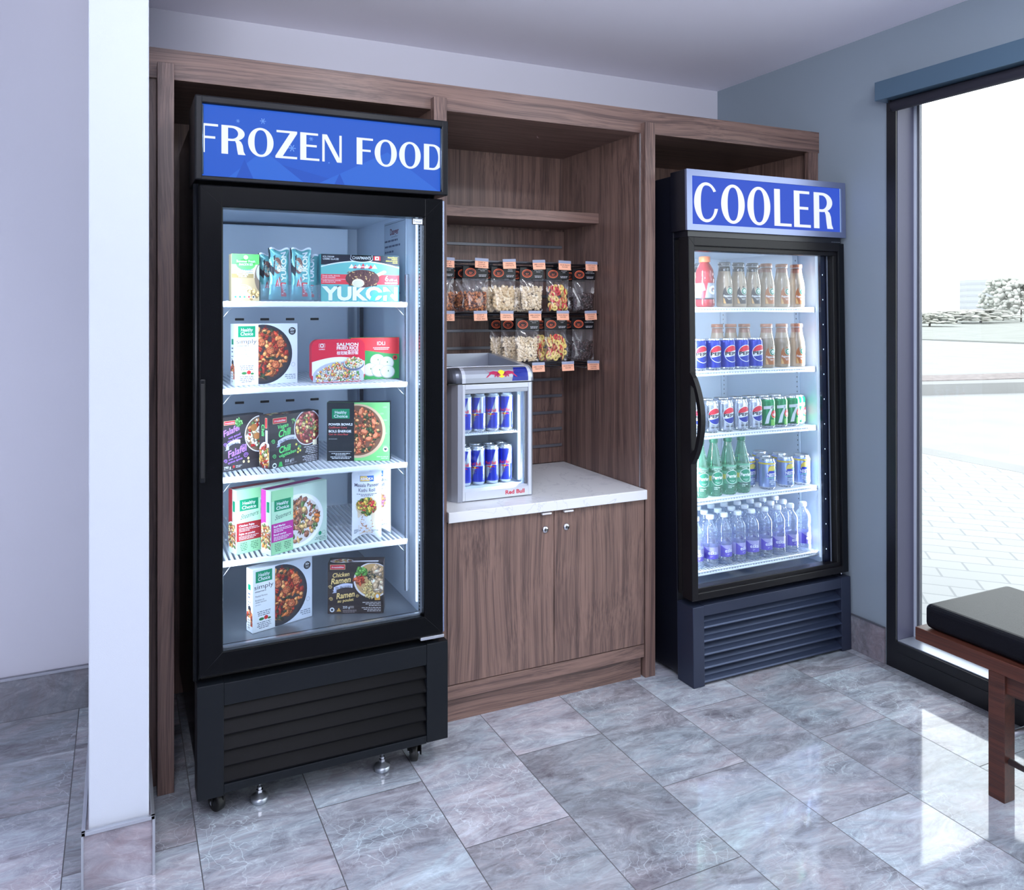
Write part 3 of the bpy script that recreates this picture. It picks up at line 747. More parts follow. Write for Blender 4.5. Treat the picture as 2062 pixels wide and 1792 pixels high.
# danger notice on the right inner wall
q = MB(); q.box(0.8188, 0.820, 2.30, 2.517, 1.39, 1.652, mat('notice_film', (176, 190, 208), 0.5))
A = Art(q, lambda u, v, e: (0.8186 - e, 2.517 - u, 1.39 + v))
A.rect(0.004, 0.254, 0.213, 0.256, (110, 118, 140)); A.rect(0.004, 0.004, 0.0055, 0.256, (110, 118, 140)); A.rect(0.2115, 0.004, 0.213, 0.256, (110, 118, 140))
A.text('Danger', 0.106, 0.218, 0.020, (120, 50, 74), 2, 'c', 0.02)
A.rect(0.075, 0.210, 0.137, 0.2115, (110, 118, 140))
for y in (0.196, 0.178, 0.160, 0.136, 0.118, 0.100, 0.076, 0.058, 0.040, 0.022): A.fine(0.008, y, 0.207, 1, 0.02, (84, 92, 122), 2, int(y * 1000), 0.0062)
q.build('danger_notice', FZ)
# door
def dframe(q):
    q.box(0.187, 0.247, 2.12, 2.172, 0.404, 1.688, BLACK, 0.004); q.box(0.812, 0.872, 2.12, 2.172, 0.404, 1.688, BLACK, 0.004)
    q.box(0.240, 0.820, 2.1205, 2.172, 1.631, 1.688, BLACK, 0.003); q.box(0.240, 0.820, 2.1205, 2.172, 0.404, 0.463, BLACK, 0.003)
    for a, b in (((0.188, 1.687), (0.247, 1.631)), ((0.871, 1.687), (0.812, 1.631)), ((0.188, 0.405), (0.247, 0.463)), ((0.871, 0.405), (0.812, 0.463))):
        q.tube([(a[0], 2.1203, a[1]), (b[0], 2.1203, b[1])], 0.0005, BLACKM, 5)
DR = part('door', dframe, FZ)
q = MB(); q.box(0.247, 0.812, 2.135, 2.139, 0.463, 1.631, GLASS); q.build('glass_pane', DR)
q = MB(); q.box(0.806, 0.812, 2.139, 2.150, 0.463, 1.631, ALU); q.box(0.247, 0.812, 2.139, 2.150, 0.463, 0.469, ALU)
z = 0.475
while z < 1.62: q.box(0.8052, 0.806, 2.141, 2.147, z, z + 0.004, RUB); z += 0.010
q.build('glazing_spacer', DR)
q = MB(); q.tube([(0.181, 2.140, 0.392), (0.181, 2.140, 1.690)], 0.0075, BLACKM, 14)
q.box(0.176, 0.190, 2.135, 2.17, 0.392, 1.690, BLACK, 0.003); q.build('edge_column', DR)
q = MB(); q.box(0.1875, 0.2025, 2.1085, 2.1205, 0.912, 1.182, BLACKM, 0.004); q.box(0.190, 0.199, 2.1075, 2.110, 0.925, 1.17, RUB, 0.001); q.build('handle', DR)
q = MB(); q.box(0.8722, 0.8765, 2.124, 2.170, 0.408, 1.684, mat('edge_gleam', (150, 165, 200), 0.25, metal=0.8), 0.001); q.build('gasket_glint', DR)  # metallic strip standing in for the glint along the gasket
q = MB(); q.box(0.779, 0.811, 2.132, 2.1345, 1.611, 1.629, RUB); A = front(q, y=2.132)
A.rect(0.781, 1.6125, 0.8105, 1.6275, (225, 232, 240)); A.text('Freezer', 0.7835, 1.616, 0.0075, (30, 34, 44), 2, w=0.0245); q.build('freezer_sticker', DR)
q = MB(); q.box(0.80, 0.874, 2.118, 2.165, 0.3945, 0.4035, ALU, 0.0015); q.tube([(0.85, 2.14, 0.375), (0.85, 2.14, 0.4)], 0.006, RUB, 10); q.build('hinge', FZ)
# sign box
def sbx(q):
    q.box(0.176, 0.885, 2.130, 2.30, 1.699, 1.918, BLACKM, 0.003)
SG = part('sign_box', sbx, FZ)
def sfr(q):
    q.box(0.176, 0.1945, 2.112, 2.1305, 1.698, 1.919, BLACKM, 0.004); q.box(0.8635, 0.885, 2.112, 2.1305, 1.698, 1.919, BLACKM, 0.004)
    q.box(0.19, 0.87, 2.112, 2.1305, 1.898, 1.919, BLACKM, 0.004); q.box(0.19, 0.87, 2.112, 2.1305, 1.698, 1.710, BLACKM, 0.003)
    G = mat('frame_highlight_lip', (92, 108, 126), 0.3, metal=0.6)
    q.tube([(0.1955, 2.116, 1.714), (0.1955, 2.116, 1.894)], 0.0022, G, 8); q.tube([(0.8635, 2.116, 1.714), (0.8635, 2.116, 1.894)], 0.0022, G, 8)
part('sign_frame', sfr, SG)
q = MB(); q.box(0.194, 0.864, 2.124, 2.1295, 1.7095, 1.899, SBLUE); A = Art(q, lambda u, v, e: (u, 2.124 - e, v), (0.1965, 1.7105, 0.8625, 1.8985))
A.poly([(0.26, 1.7105), (0.46, 1.7105), (0.352, 1.790)], SBLUE2, 1); A.poly([(0.46, 1.7105), (0.60, 1.7105), (0.40, 1.755)], SBLUE3, 1)
A.poly([(0.50, 1.7105), (0.86, 1.7105), (0.70, 1.813)], SBLUE2, 1.3); A.poly([(0.28, 1.7105), (0.325, 1.7105), (0.302, 1.762)], SBLUE3, 1.6); A.poly([(0.545, 1.7105), (0.575, 1.7105), (0.56, 1.742)], SBLUE3, 1.6)
for fx, fz, fr in ((0.350, 1.868, 0.008), (0.428, 1.802, 0.010), (0.480, 1.832, 0.006), (0.285, 1.862, 0.005), (0.530, 1.770, 0.003)):
    for k in range(3):
        a = PI * k / 3; dx, dz = math.cos(a) * fr, math.sin(a) * fr; nx, nz = -math.sin(a) * fr * 0.12, math.cos(a) * fr * 0.12
        A.poly([(fx - dx - nx, fz - dz - nz), (fx + dx - nx, fz + dz - nz), (fx + dx + nx, fz + dz + nz), (fx - dx + nx, fz - dz + nz)], SFLAKE, 1.8)
for ch, a, b in (('F', 0.1845, 0.2345), ('R', 0.243, 0.3035), ('O', 0.311, 0.378), ('Z', 0.383, 0.4415), ('E', 0.450, 0.503), ('N', 0.511, 0.566), ('F', 0.609, 0.657), ('O', 0.662, 0.7285), ('O', 0.7355, 0.802), ('D', 0.812, 0.874)):
    glyph(A, ch, a, b, 1.7725, 1.848, SWHITE, 3, 0.0168)
q.build('lit_panel', SG)
# grille
def gfr(q):
    q.box(0.182, 0.249, 2.12, 2.19, 0.084, 0.381, GRF, 0.002); q.box(0.820, 0.887, 2.12, 2.19, 0.092, 0.381, GRF, 0.002)
    q.box(0.249, 0.820, 2.121, 2.19, 0.320, 0.379, GRF, 0.002); q.box(0.249, 0.820, 2.121, 2.19, 0.090, 0.1125, GRF, 0.002)
    q.box(0.195, 0.875, 2.165, 2.188, 0.381, 0.395, RUB); q.box(0.249, 0.820, 2.158, 2.188, 0.1125, 0.320, RUB)
GR = part('grille_frame', gfr, FZ)
for k in range(5):
    z1 = 0.3195 - k * 0.0415; z0 = z1 - 0.041
    q = MB(); q.prism([(2.142, z1 - 0.002), (2.124, z0 + 0.006), (2.123, z0 + 0.003), (2.150, z0 + 0.003), (2.155, z1 - 0.002)], 0.249, 0.820, GRL, 'yz'); fixn(q.build('louvre', GR))
for fx in (0.353, 0.708):
    q = MB(); M = Matrix.Translation((fx, 2.197, 0))
    q.lathe([(0.0225, 0.0), (0.0238, 0.003), (0.0238, 0.012), (0.0215, 0.0155), (0.012, 0.019), (0.0085, 0.026)], mat('zinc_foot', (188, 196, 206), 0.3, metal=0.85), 24, M)
    q.lathe([(0.0095, 0.026), (0.0095, 0.033)], CH, 6, M, smooth=False); q.lathe([(0.0075, 0.034), (0.0075, 0.040)], CH, 6, M, smooth=False); q.tube([(fx, 2.197, 0.024), (fx, 2.197, 0.10)], 0.005, STEEL, 12)
    q.build('levelling_foot', FZ)
for fx, s_ in ((0.240, -1), (0.812, 1)):
    q = MB(); M = Matrix.Translation((fx, 2.205, 0.026)) @ Matrix.Rotation(PI / 2, 4, 'Y') @ Matrix.Rotation(0.5 * s_, 4, 'X')
    q.lathe([(0.008, -0.011), (0.024, -0.011), (0.026, -0.008), (0.026, 0.008), (0.024, 0.011), (0.008, 0.011)], RUB, 28, M)
    q.box(fx - 0.016, fx - 0.0125, 2.185, 2.225, 0.022, 0.085, BLACK, 0.001); q.box(fx + 0.0125, fx + 0.016, 2.185, 2.225, 0.022, 0.085, BLACK, 0.001)
    q.box(fx - 0.02, fx + 0.02, 2.18, 2.24, 0.082, 0.095, BLACK, 0.002)
    q.lathe([(0.006, -0.018), (0.006, 0.018)], CH, 6, M, smooth=False)
    q.build('caster', FZ)
area('freezer_led', (0.262, 2.205, 1.06), 0.02, 1.75, (0.78, 0.89, 1.0), (0.56, 2.62, 1.06), 1.15, math.radians(120))
area('freezer_led', (0.803, 2.205, 1.06), 0.02, 1.75, (0.78, 0.89, 1.0), (0.50, 2.62, 1.06), 1.15, math.radians(120))

# ------------------------------------------------------------------ frozen groceries
def carton(name, label, group, A_, B_, z, w_, h_, d_, base, paint, cat='box', side=None, top=None):
    """A_,B_: two points of the bottom front edge; the carton starts at A_"""
    rz = math.atan2(B_[1] - A_[1], B_[0] - A_[0])
    q = MB(); q.box(0, w_, 0, d_, 0, h_, col(base), 0.0008, seg=1)
    paint(front(q, clip=(0.0005, 0.0005, w_ - 0.0005, h_ - 0.0005)))
    if side: side(sideL(q, d_, (0.0005, 0.0005, d_ - 0.0005, h_ - 0.0005)))
    if top: top(topf(q, h_, (0.0005, 0.0005, w_ - 0.0005, d_ - 0.0005)))
    o = q.build(name); o.location = (A_[0], A_[1], z); o.rotation_euler = (0, 0, rz); tag(o, label, cat, group); return o
PASTA = [(196, 110, 60), (214, 140, 82), (168, 52, 36), (188, 64, 40), (52, 66, 44), (222, 158, 96), (150, 46, 34), (120, 58, 36)]
MEAT = [(176, 88, 56), (158, 70, 46)]
MIX = [(206, 150, 74), (184, 84, 52), (96, 120, 60), (222, 178, 96), (128, 46, 40), (232, 214, 168)]
BEEF = [(146, 92, 72), (128, 74, 60), (214, 120, 56), (90, 118, 62), (206, 168, 108), (170, 118, 88)]
HG = (0, 132, 92); WT = (222, 227, 232)
def hc_logo(A, x0, y0, x1, y1):
    A.rect(x0, y0, x1, y1, HG, 2); h_ = y1 - y0; w_ = x1 - x0
    A.text('Healthy', (x0 + x1) / 2, y0 + h_ * 0.52, h_ * 0.30, WT, 3, 'c', 0.01, w=w_ * 0.68, shear=0.15, rot=0.0); A.text('Choice', (x0 + x1) / 2, y0 + h_ * 0.16, h_ * 0.30, WT, 3, 'c', 0.015, w=w_ * 0.72, shear=0.1)
def simply(A):
    w_, h_ = 0.19, 0.178
    A.rect(0.069, 0, w_, h_, (206, 214, 228), 1); cx, cy, r = 0.083, 0.088, 0.090
    A.clip = (0.069, 0.001, w_ - 0.001, h_ - 0.001)
    A.ell(cx, cy, r, r * 0.97, (40, 42, 52), 2, 48); A.ell(cx, cy, r * 0.90, r * 0.88, (58, 50, 52), 3, 48)
    A.food(cx, cy, r * 0.86, PASTA, 210, 0.0075, 5, 4, 2.0)
    R = random.Random(2)
    for mx_, my_ in ((0.137, 0.118), (0.105, 0.098), (0.122, 0.056), (0.078, 0.122)):
        A.ell(mx_, my_, 0.0135, 0.013, (112, 50, 32), 14, 18); A.ell(mx_ - 0.001, my_ + 0.0015, 0.011, 0.0105, (186, 98, 62), 14.2, 16)
        for k in range(16): A.blob(mx_ + R.uniform(-0.009, 0.009), my_ + R.uniform(-0.009, 0.009), 0.0016, R.choice([(222, 150, 104), (140, 60, 40), (70, 80, 50)]), 14.4 + k * 0.03, R)
    A.clip = (0.0005, 0.0005, w_ - 0.0005, h_ - 0.0005)
    A.ell(0.173, 0.155, 0.0115, 0.0115, (36, 38, 44), 3, 24); A.text('20g', 0.173, 0.156, 0.0065, WT, 4, 'c', 0.02); A.fine(0.166, 0.151, 0.180, 2, 0.003, WT, 4, 3, al='c')
    hc_logo(A, 0.009, 0.139, 0.060, 0.171)
    A.text('simply', 0.005, 0.121, 0.0125, (62, 62, 74), 2, w=0.059); A.text('steamers', 0.007, 0.1125, 0.0042, (62, 62, 74), 2, bold=0.02, w=0.034)
    A.text('Meatball Marinara', 0.008, 0.099, 0.0045, (60, 66, 84), 2, w=0.037); A.text('Boulettes de', 0.008, 0.088, 0.0045, (60, 66, 84), 2, w=0.027); A.text('viande marinara', 0.008, 0.082, 0.0045, (60, 66, 84), 2, w=0.034)
    A.fine(0.008, 0.0755, 0.045, 1, 0.003, (120, 130, 160)); A.fine(0.010, 0.055, 0.060, 3, 0.0052, (90, 96, 116), 2, 7, al='c')
    A.ell(0.041, 0.037, 0.0062, 0.0058, (196, 44, 44), 3, 18); A.ell(0.027, 0.035, 0.008, 0.004, (50, 110, 60), 2, 14); A.ell(0.051, 0.033, 0.005, 0.003, (50, 110, 60), 2, 14)
    A.fine(0.010, 0.024, 0.060, 4, 0.0050, (90, 96, 116), 2, 9, al='c')
    A.ring(0.176, 0.055, 0.006, 0.006, (120, 132, 150), 0.0008, 2, 18); A.fine(0.145, 0.024, 0.184, 3, 0.0055, (110, 120, 140), 2, 11, al='r')
def simply_side(A):
    A.rect(0, 0, 0.038, 0.178, (226, 232, 242), 1); A.rect(0.010, 0.118, 0.026, 0.134, HG, 2); A.fine(0.010, 0.105, 0.028, 2, 0.01, (80, 86, 110)); A.fine(0.010, 0.082, 0.028, 2, 0.008, (80, 86, 110), 2, 4)
    A.ell(0.019, 0.066, 0.009, 0.008, (40, 42, 50), 3, 16); A.clip = (0.001, 0.018, 0.037, 0.062); A.food(0.022, 0.036, 0.026, PASTA, 60, 0.006, 8, 2, 1.6); A.clip = None
    A.rect(0.006, 0.004, 0.026, 0.040, (240, 242, 246), 9); 
    for k in range(9): A.rect(0.009, 0.007 + k * 0.0036, 0.023, 0.007 + k * 0.0036 + (0.002 if k % 2 else 0.001), (30, 30, 40), 10)
FG = 'frozen food packages'
carton('frozen_meal_box', 'white frozen meal box with meatball pasta, alone at left of the second freezer shelf', FG, (0.300, 2.299), (0.488, 2.335), FZS[1], 0.19, 0.178, 0.038, WT, simply, side=simply_side)
carton('frozen_meal_box', 'white frozen meal box with meatball pasta, standing on the freezer floor', FG, (0.339, 2.229), (0.52, 2.287), 0.4525, 0.19, 0.178, 0.038, WT, simply, side=simply_side)

def hummus(A):
    A.rect(0, 0, 0.08, 0.134, (206, 202, 190), 1); A.rect(0, 0.104, 0.08, 0.134, (92, 196, 96), 2); A.ell(0.040, 0.104, 0.027, 0.016, (92, 196, 96), 2, 24)
    A.ell(0.040, 0.1245, 0.006, 0.006, WT, 3, 16); A.text('Summer Fresh', 0.040, 0.110, 0.0068, WT, 3, 'c', 0.01, w=0.052); A.text("SNACK'N GO", 0.040, 0.1015, 0.0062, WT, 3, 'c', 0.01, w=0.038)
    A.text('Hummus & Crackers', 0.033, 0.087, 0.0045, (64, 92, 150), 3, 'c', 0.02, w=0.052); A.text('Hummus et craquelins', 0.033, 0.0805, 0.0042, (64, 92, 150), 3, 'c', 0.02, w=0.052)
    A.rect(0, 0.066, 0.062, 0.078, (140, 122, 82), 3); A.text('Roasted Garlic', 0.031, 0.0735, 0.0035, WT, 4, 'c', 0.02); A.text("À l'ail grillé", 0.031, 0.068, 0.0035, WT, 4, 'c', 0.02)
    A.rect(0, 0.012, 0.08, 0.066, (172, 152, 118), 2); A.ell(0.016, 0.055, 0.012, 0.009, (206, 186, 146), 3); A.ell(0.033, 0.030, 0.025, 0.017, (212, 206, 186), 4, 26); A.ell(0.033, 0.037, 0.023, 0.009, (192, 182, 142), 5, 26)
    A.ring(0.033, 0.039, 0.013, 0.006, (160, 148, 104), 0.0012, 6, 24); A.ring(0.033, 0.041, 0.007, 0.0032, (160, 148, 104), 0.001, 6, 20); A.food(0.062, 0.020, 0.016, [(216, 180, 120), (200, 160, 100)], 14, 0.006, 3, 5)
    A.ell(0.084, 0.068, 0.020, 0.042, (112, 98, 84), 11, 28); A.ell(0.086, 0.082, 0.017, 0.026, (176, 180, 182), 12, 24)
    A.rect(0, 0, 0.08, 0.016, (196, 176, 138), 3)
    for k, c in enumerate(((40, 150, 190), (50, 130, 110), (70, 170, 120), (190, 60, 60), (60, 70, 70))): A.ell(0.011 + k * 0.0125, 0.012, 0.0045, 0.0045, WT, 7, 14); A.ell(0.011 + k * 0.0125, 0.012, 0.003, 0.003, c, 8, 12)
carton('hummus_snack_box', 'small green and cream hummus and crackers box, leftmost on the top freezer shelf', FG, (0.2865, 2.268), (0.364, 2.272), FZS[0], 0.078, 0.134, 0.040, (196, 178, 140), hummus)

def yuk(A):
    w_, h_ = 0.246, 0.142; TL = (100, 170, 168)
    A.rect(0, 0, w_, h_, TL, 1); A.rect(0, 0.110, w_, h_, (22, 26, 40), 3)
    n = 24
    for i in range(n):   # curved silver swoosh under the dark header
        u0, u1 = w_ * i / n, w_ * (i + 1) / n; f = lambda u: 0.106 + 0.018 * (1 - ((u - w_ / 2) / (w_ / 2)) ** 2)
        A.poly([(u0, f(u0) - 0.0035), (u1, f(u1) - 0.0035), (u1, f(u1)), (u0, f(u0))], (206, 216, 224), 5); A.poly([(u0, 0.095), (u1, 0.095), (u1, f(u1) - 0.0035), (u0, f(u0) - 0.0035)], TL, 4)
    A.text('ICE CREAM', 0.006, 0.132, 0.0048, WT, 6, bold=0.01); A.text('CRÈME GLACÉE', 0.006, 0.125, 0.0048, WT, 6, bold=0.01)
    A.ell(0.125, 0.130, 0.036, 0.0115, (214, 220, 230), 6, 28); A.rect(0.091, 0.128, 0.159, 0.1415, (214, 220, 230), 6); A.ell(0.125, 0.131, 0.0345, 0.010, (18, 22, 34), 7, 28); A.rect(0.0925, 0.129, 0.1575, 0.1415, (18, 22, 34), 7)
    A.text("CHAPMAN'S", 0.125, 0.1285, 0.0088, WT, 8, 'c', 0.01, w=0.058)
    A.rect(0.163, 0.126, 0.185, 0.139, (200, 40, 50), 6); A.rect(0.168, 0.127, 0.180, 0.138, WT, 7); A.ell(0.174, 0.1325, 0.0035, 0.0035, (200, 40, 50), 8, 5)
    for i, s_ in enumerate(('Natural Flavour', '& Colour', 'Arôme et colorant', 'naturels')): A.text(s_, 0.240, 0.1345 - i * 0.0052, 0.0034, (232, 222, 60), 6, 'r', 0.02)
    for k in range(7): A.poly([(0.085 + k * 0.012, 0.101), (0.103 + k * 0.012, 0.101), (0.094 + k * 0.012, 0.114 + (0.005 if k == 3 else 0) - 0.002 * (k % 2))], (200, 52, 62) if k % 2 else (230, 240, 246), 6 + 0.1 * k)
    A.text('GREAT CANADIAN', 0.127, 0.1045, 0.0038, WT, 8, 'c', 0.02); A.text('ICE CREAM BAR·BARRE', 0.127, 0.0985, 0.0035, (30, 70, 100), 8, 'c', 0.02)
    A.rect(0, 0.052, w_, 0.082, (206, 62, 72), 5)
    A.text('french vanilla, almonds', 0.005, 0.0755, 0.0040, WT, 6); A.text('& milk chocolate', 0.005, 0.0705, 0.0040, WT, 6); A.text('vanille française, amandes', 0.005, 0.0615, 0.0038, WT, 6); A.text('et chocolat au lait', 0.005, 0.0565, 0.0038, WT, 6)
    A.rect(0, 0.0665, 0.078, 0.0672, WT, 6)
    A.poly([(0.165, 0.082), (0.196, 0.096), (0.203, 0.094), (0.204, 0.089), (0.172, 0.074)], (232, 212, 160), 7)
    A.ell(0.128, 0.070, 0.053, 0.027, (86, 56, 56), 8, 36); A.rect(0.085, 0.048, 0.174, 0.084, (86, 56, 56), 7.9)
    R = random.Random(4)
    for k in range(90): A.blob(0.128 + R.uniform(-0.046, 0.046), 0.070 + R.uniform(-0.022, 0.022), 0.0022, R.choice([(204, 170, 116), (56, 36, 40), (120, 84, 74)]), 9 + k * 0.03, R, 1.6)
    A.ell(0.114, 0.056, 0.019, 0.013, (226, 218, 190), 13, 24); A.ell(0.114, 0.054, 0.0165, 0.011, (206, 202, 180), 14, 24)
    A.text('6', 0.200, 0.063, 0.0165, WT, 9, bold=0.005); A.text('x90 mL', 0.2125, 0.063, 0.0075, WT, 9, bold=0.01, w=0.028); A.text('BARS·BARRES', 0.240, 0.055, 0.0048, WT, 9, 'r', 0.02)
    A.text('YUKON', 0.002, 0.004, 0.0405, (60, 150, 160), 6, bold=0.055, w=0.243); A.text('YUKON', 0.003, 0.0055, 0.038, WT, 7, bold=0.045, w=0.238)
    B_ = [(0.150 + (a_ - 0.168) * 1.10, 0.003 + (b_ - 0.004) * 0.86) for a_, b_ in [(0.168, 0.004), (0.172, 0.016), (0.178, 0.026), (0.190, 0.033), (0.205, 0.034), (0.216, 0.037), (0.226, 0.038), (0.233, 0.035), (0.236, 0.030), (0.230, 0.026), (0.226, 0.018), (0.220, 0.016), (0.219, 0.024), (0.205, 0.022), (0.192, 0.022), (0.186, 0.014), (0.184, 0.004)]]
    for tri in ((0, 1, 15, 16), (1, 2, 14, 15), (2, 3, 13, 14), (3, 4, 12, 13), (4, 5, 11, 12), (5, 6, 7, 8, 9), (5, 9, 10, 11)): A.poly([B_[i] for i in tri], (84, 184, 194), 8)
def yuk_top(A): A.rect(0, 0, 0.246, 0.09, (40, 50, 70), 1)
carton('ice_cream_box', 'wide teal and black ice cream bar box on the top freezer shelf', FG, (0.545, 2.283), (0.792, 2.283), FZS[0], 0.246, 0.142, 0.09, (60, 150, 160), yuk, top=yuk_top)

# clear bin with wrapped ice cream bars
t = thing('acrylic_bin', 'clear acrylic bin holding the wrapped ice cream bars', 'bin', (0.452, 2.30, FZS[0]), 0, None)
z0 = FZS[0]
q = MB(); q.box(0.3665, 0.540, 2.262, 2.264, z0, z0 + 0.048, ACRY); q.box(0.3665, 0.540, 2.335, 2.337, z0, z0 + 0.06, ACRY); q.box(0.3665, 0.3685, 2.264, 2.335, z0, z0 + 0.055, ACRY); q.box(0.538, 0.540, 2.264, 2.335, z0, z0 + 0.055, ACRY)
q.box(0.3685, 0.538, 2.264, 2.335, z0, z0 + 0.002, ACRY); q.box(0.452, 0.454, 2.264, 2.335, z0 + 0.002, z0 + 0.05, ACRY); q.build('bin_wall', t)
def wrapper_bar(name, label, x, y, z, rz, tilt, h_=0.150, w_=0.062):
    q = MB(); nu, nv = 12, 18; vs = []; 
    def P(u, v, side):
        a = u * 2 - 1; b = v * 2 - 1; t_ = 0.011 * (1 - abs(a) ** 3) * max(0.02, 1 - abs(b) ** 8)
        ww = w_ * (0.90 + 0.12 * b * b); wob = 0.0015 * math.sin(v * 23 + u * 7)
        return (a * ww / 2, side * t_ + wob, v * h_ + 0.004 * math.sin(u * 9) * (v ** 6))
    TLm = mat('wrapper_teal', (104, 172, 176), 0.22, metal=0.2)
    for side in (-1, 1):
        vs = [P(i / nu, j / nv, side) for j in range(nv + 1) for i in range(nu + 1)]
        fs = [[j * (nu + 1) + i, j * (nu + 1) + i + 1, (j + 1) * (nu + 1) + i + 1, (j + 1) * (nu + 1) + i] for j in range(nv) for i in range(nu)]
        q.add(vs, fs, TLm, True)
    def fm(u, v, e):
        p = P(min(1, max(0, u / w_ + 0.5)), min(1, max(0, v / h_)), -1); return (p[0], p[1] - 0.0006 - e, p[2])
    A = Art(q, fm, (-w_ / 2, 0, w_ / 2, h_), 0.004)
    A.poly([(-0.031, h_ * 0.55), (-0.020, h_ * 0.45), (-0.012, h_ * 0.95), (-0.018, h_), (-0.031, h_)], (26, 32, 44), 1)
    A.rect(-0.028, h_ * 0.965, 0.031, h_, (222, 230, 238), 1); A.ell(-0.008, h_ * 0.66, 0.0125, 0.024, (120, 84, 78), 2, 20); A.ell(-0.003, h_ * 0.60, 0.008, 0.010, (226, 220, 206), 3, 16)
    R = random.Random(3)
    for k in range(26): A.blob(-0.008 + R.uniform(-0.010, 0.008), h_ * 0.68 + R.uniform(-0.016, 0.02), 0.0014, (214, 184, 150), 3.2 + k * 0.03, R)
    A.text('YUKON', 0.019, h_ * 0.36, 0.0150, WT, 5, rot=PI / 2, bold=0.04, w=0.085)
    A.rect(0.002, h_ * 0.06, 0.019, h_ * 0.33, (206, 54, 64), 4); A.fine(0.004, h_ * 0.29, 0.017, 6, 0.0055, WT, 5, 5)
    for k in range(3): A.poly([(-0.016 + k * 0.004, h_ * 0.25), (-0.004 + k * 0.004, h_ * 0.25), (-0.010 + k * 0.004, h_ * (0.40 + 0.03 * k))], (200, 70, 80) if k != 1 else WT, 4 + k * 0.2)
    o = q.build(name); o.location = (x, y, z); o.rotation_euler = (tilt, 0, rz); return tag(o, label, 'ice cream bar', 'wrapped ice cream bars in the clear bin')
wrapper_bar('ice_cream_bar', 'wrapped teal ice cream bar, leftmost and half hidden behind the hummus box', 0.399, 2.315, z0 + 0.0045, 0.15, -0.05, 0.135)
wrapper_bar('ice_cream_bar', 'wrapped teal ice cream bar in the left half of the clear bin, in front', 0.424, 2.286, z0 + 0.0045, 0.10, -0.06)
wrapper_bar('ice_cream_bar', 'wrapped teal ice cream bar in the right half of the clear bin, in front', 0.487, 2.286, z0 + 0.0045, -0.05, -0.06, 0.152)
wrapper_bar('ice_cream_bar', 'wrapped teal ice cream bar, rightmost and half hidden, beside the wide ice cream box', 0.513, 2.315, z0 + 0.0045, -0.2, -0.05, 0.135)

def rrect(w_, h_, r, n=8):
    p = []
    for cx, cy, a0 in ((w_ - r, h_ - r, 0), (r, h_ - r, PI / 2), (r, r, PI), (w_ - r, r, 1.5 * PI)):
        for i in range(n + 1): a = a0 + PI / 2 * i / n; p.append((cx + r * math.cos(a), cy + r * math.sin(a)))
    return p
RICE = [(236, 228, 206), (240, 232, 214), (226, 214, 186), (214, 130, 96), (236, 198, 90), (84, 140, 70), (226, 120, 90), (232, 224, 204)]
q = MB(); w_, h_ = 0.164, 0.129; q.prism(rrect(w_, h_, 0.022), 0, 0.030, col((196, 36, 60)), 'xz')
A = front(q, clip=(0.001, 0.001, w_ - 0.001, h_ - 0.001))
A.poly([(x, y) for x, y in rrect(w_, h_, 0.022)], (196, 36, 60), 1)
for i in range(20):
    a = [(0.10 * w_ * 10 * i / 20, 0)]; u0, u1 = w_ * i / 20, w_ * (i + 1) / 20; f = lambda u: 0.062 + 0.014 * math.sin(PI * (u / w_)) ; lo = 0.022 if i in (0, 19) else 0.008 if i in (1, 18) else 0.002
    A.poly([(u0, lo), (u1, lo), (u1, f(u1)), (u0, f(u0))], (226, 228, 236), 2)
A.clip = (0.004, 0.003, w_ - 0.004, 0.09); A.ell(0.082, 0.010, 0.082, 0.052, (176, 180, 196), 3, 30); A.food(0.080, 0.012, 0.072, RICE, 330, 0.0032, 6, 4, 1.7, 0.62); A.food(0.082, 0.035, 0.036, RICE, 120, 0.0032, 8, 20, 1.7, 0.7)
A.ell(0.128, 0.054, 0.033, 0.019, (96, 102, 124), 27, 26); A.ell(0.128, 0.057, 0.031, 0.017, (200, 204, 214), 27.5, 26); A.food(0.127, 0.058, 0.029, RICE, 150, 0.0028, 7, 28, 1.7, 0.6); A.clip = None
A.text('SALMON', 0.143, 0.1085, 0.0095, WT, 3, 'r', 0.02, w=0.067); A.text('FRIED RICE', 0.143, 0.0980, 0.0088, WT, 3, 'r', 0.02, w=0.067); A.fine(0.10, 0.0940, 0.143, 1, 0.004, WT, 3, 2, al='r'); A.text('桂冠鮭魚炒飯', 0.143, 0.0835, 0.0082, WT, 3, 'r', 0.01, w=0.067)
A.ring(0.031, 0.111, 0.0125, 0.0078, WT, 0.001, 3, 4, PI / 4, 2 * PI + PI / 4); A.ell(0.031, 0.111, 0.0055, 0.0062, WT, 3, 16); A.ell(0.031, 0.111, 0.003, 0.0036, (196, 36, 60), 4, 10); A.text("LAUREL'S", 0.031, 0.0985, 0.003, WT, 3, 'c', 0.02)
o = fixn(q.build('fried_rice_package')); o.location = (0.519, 2.290, FZS[1]); tag(o, 'red salmon fried rice package with rounded corners on the second freezer shelf', 'package', FG)

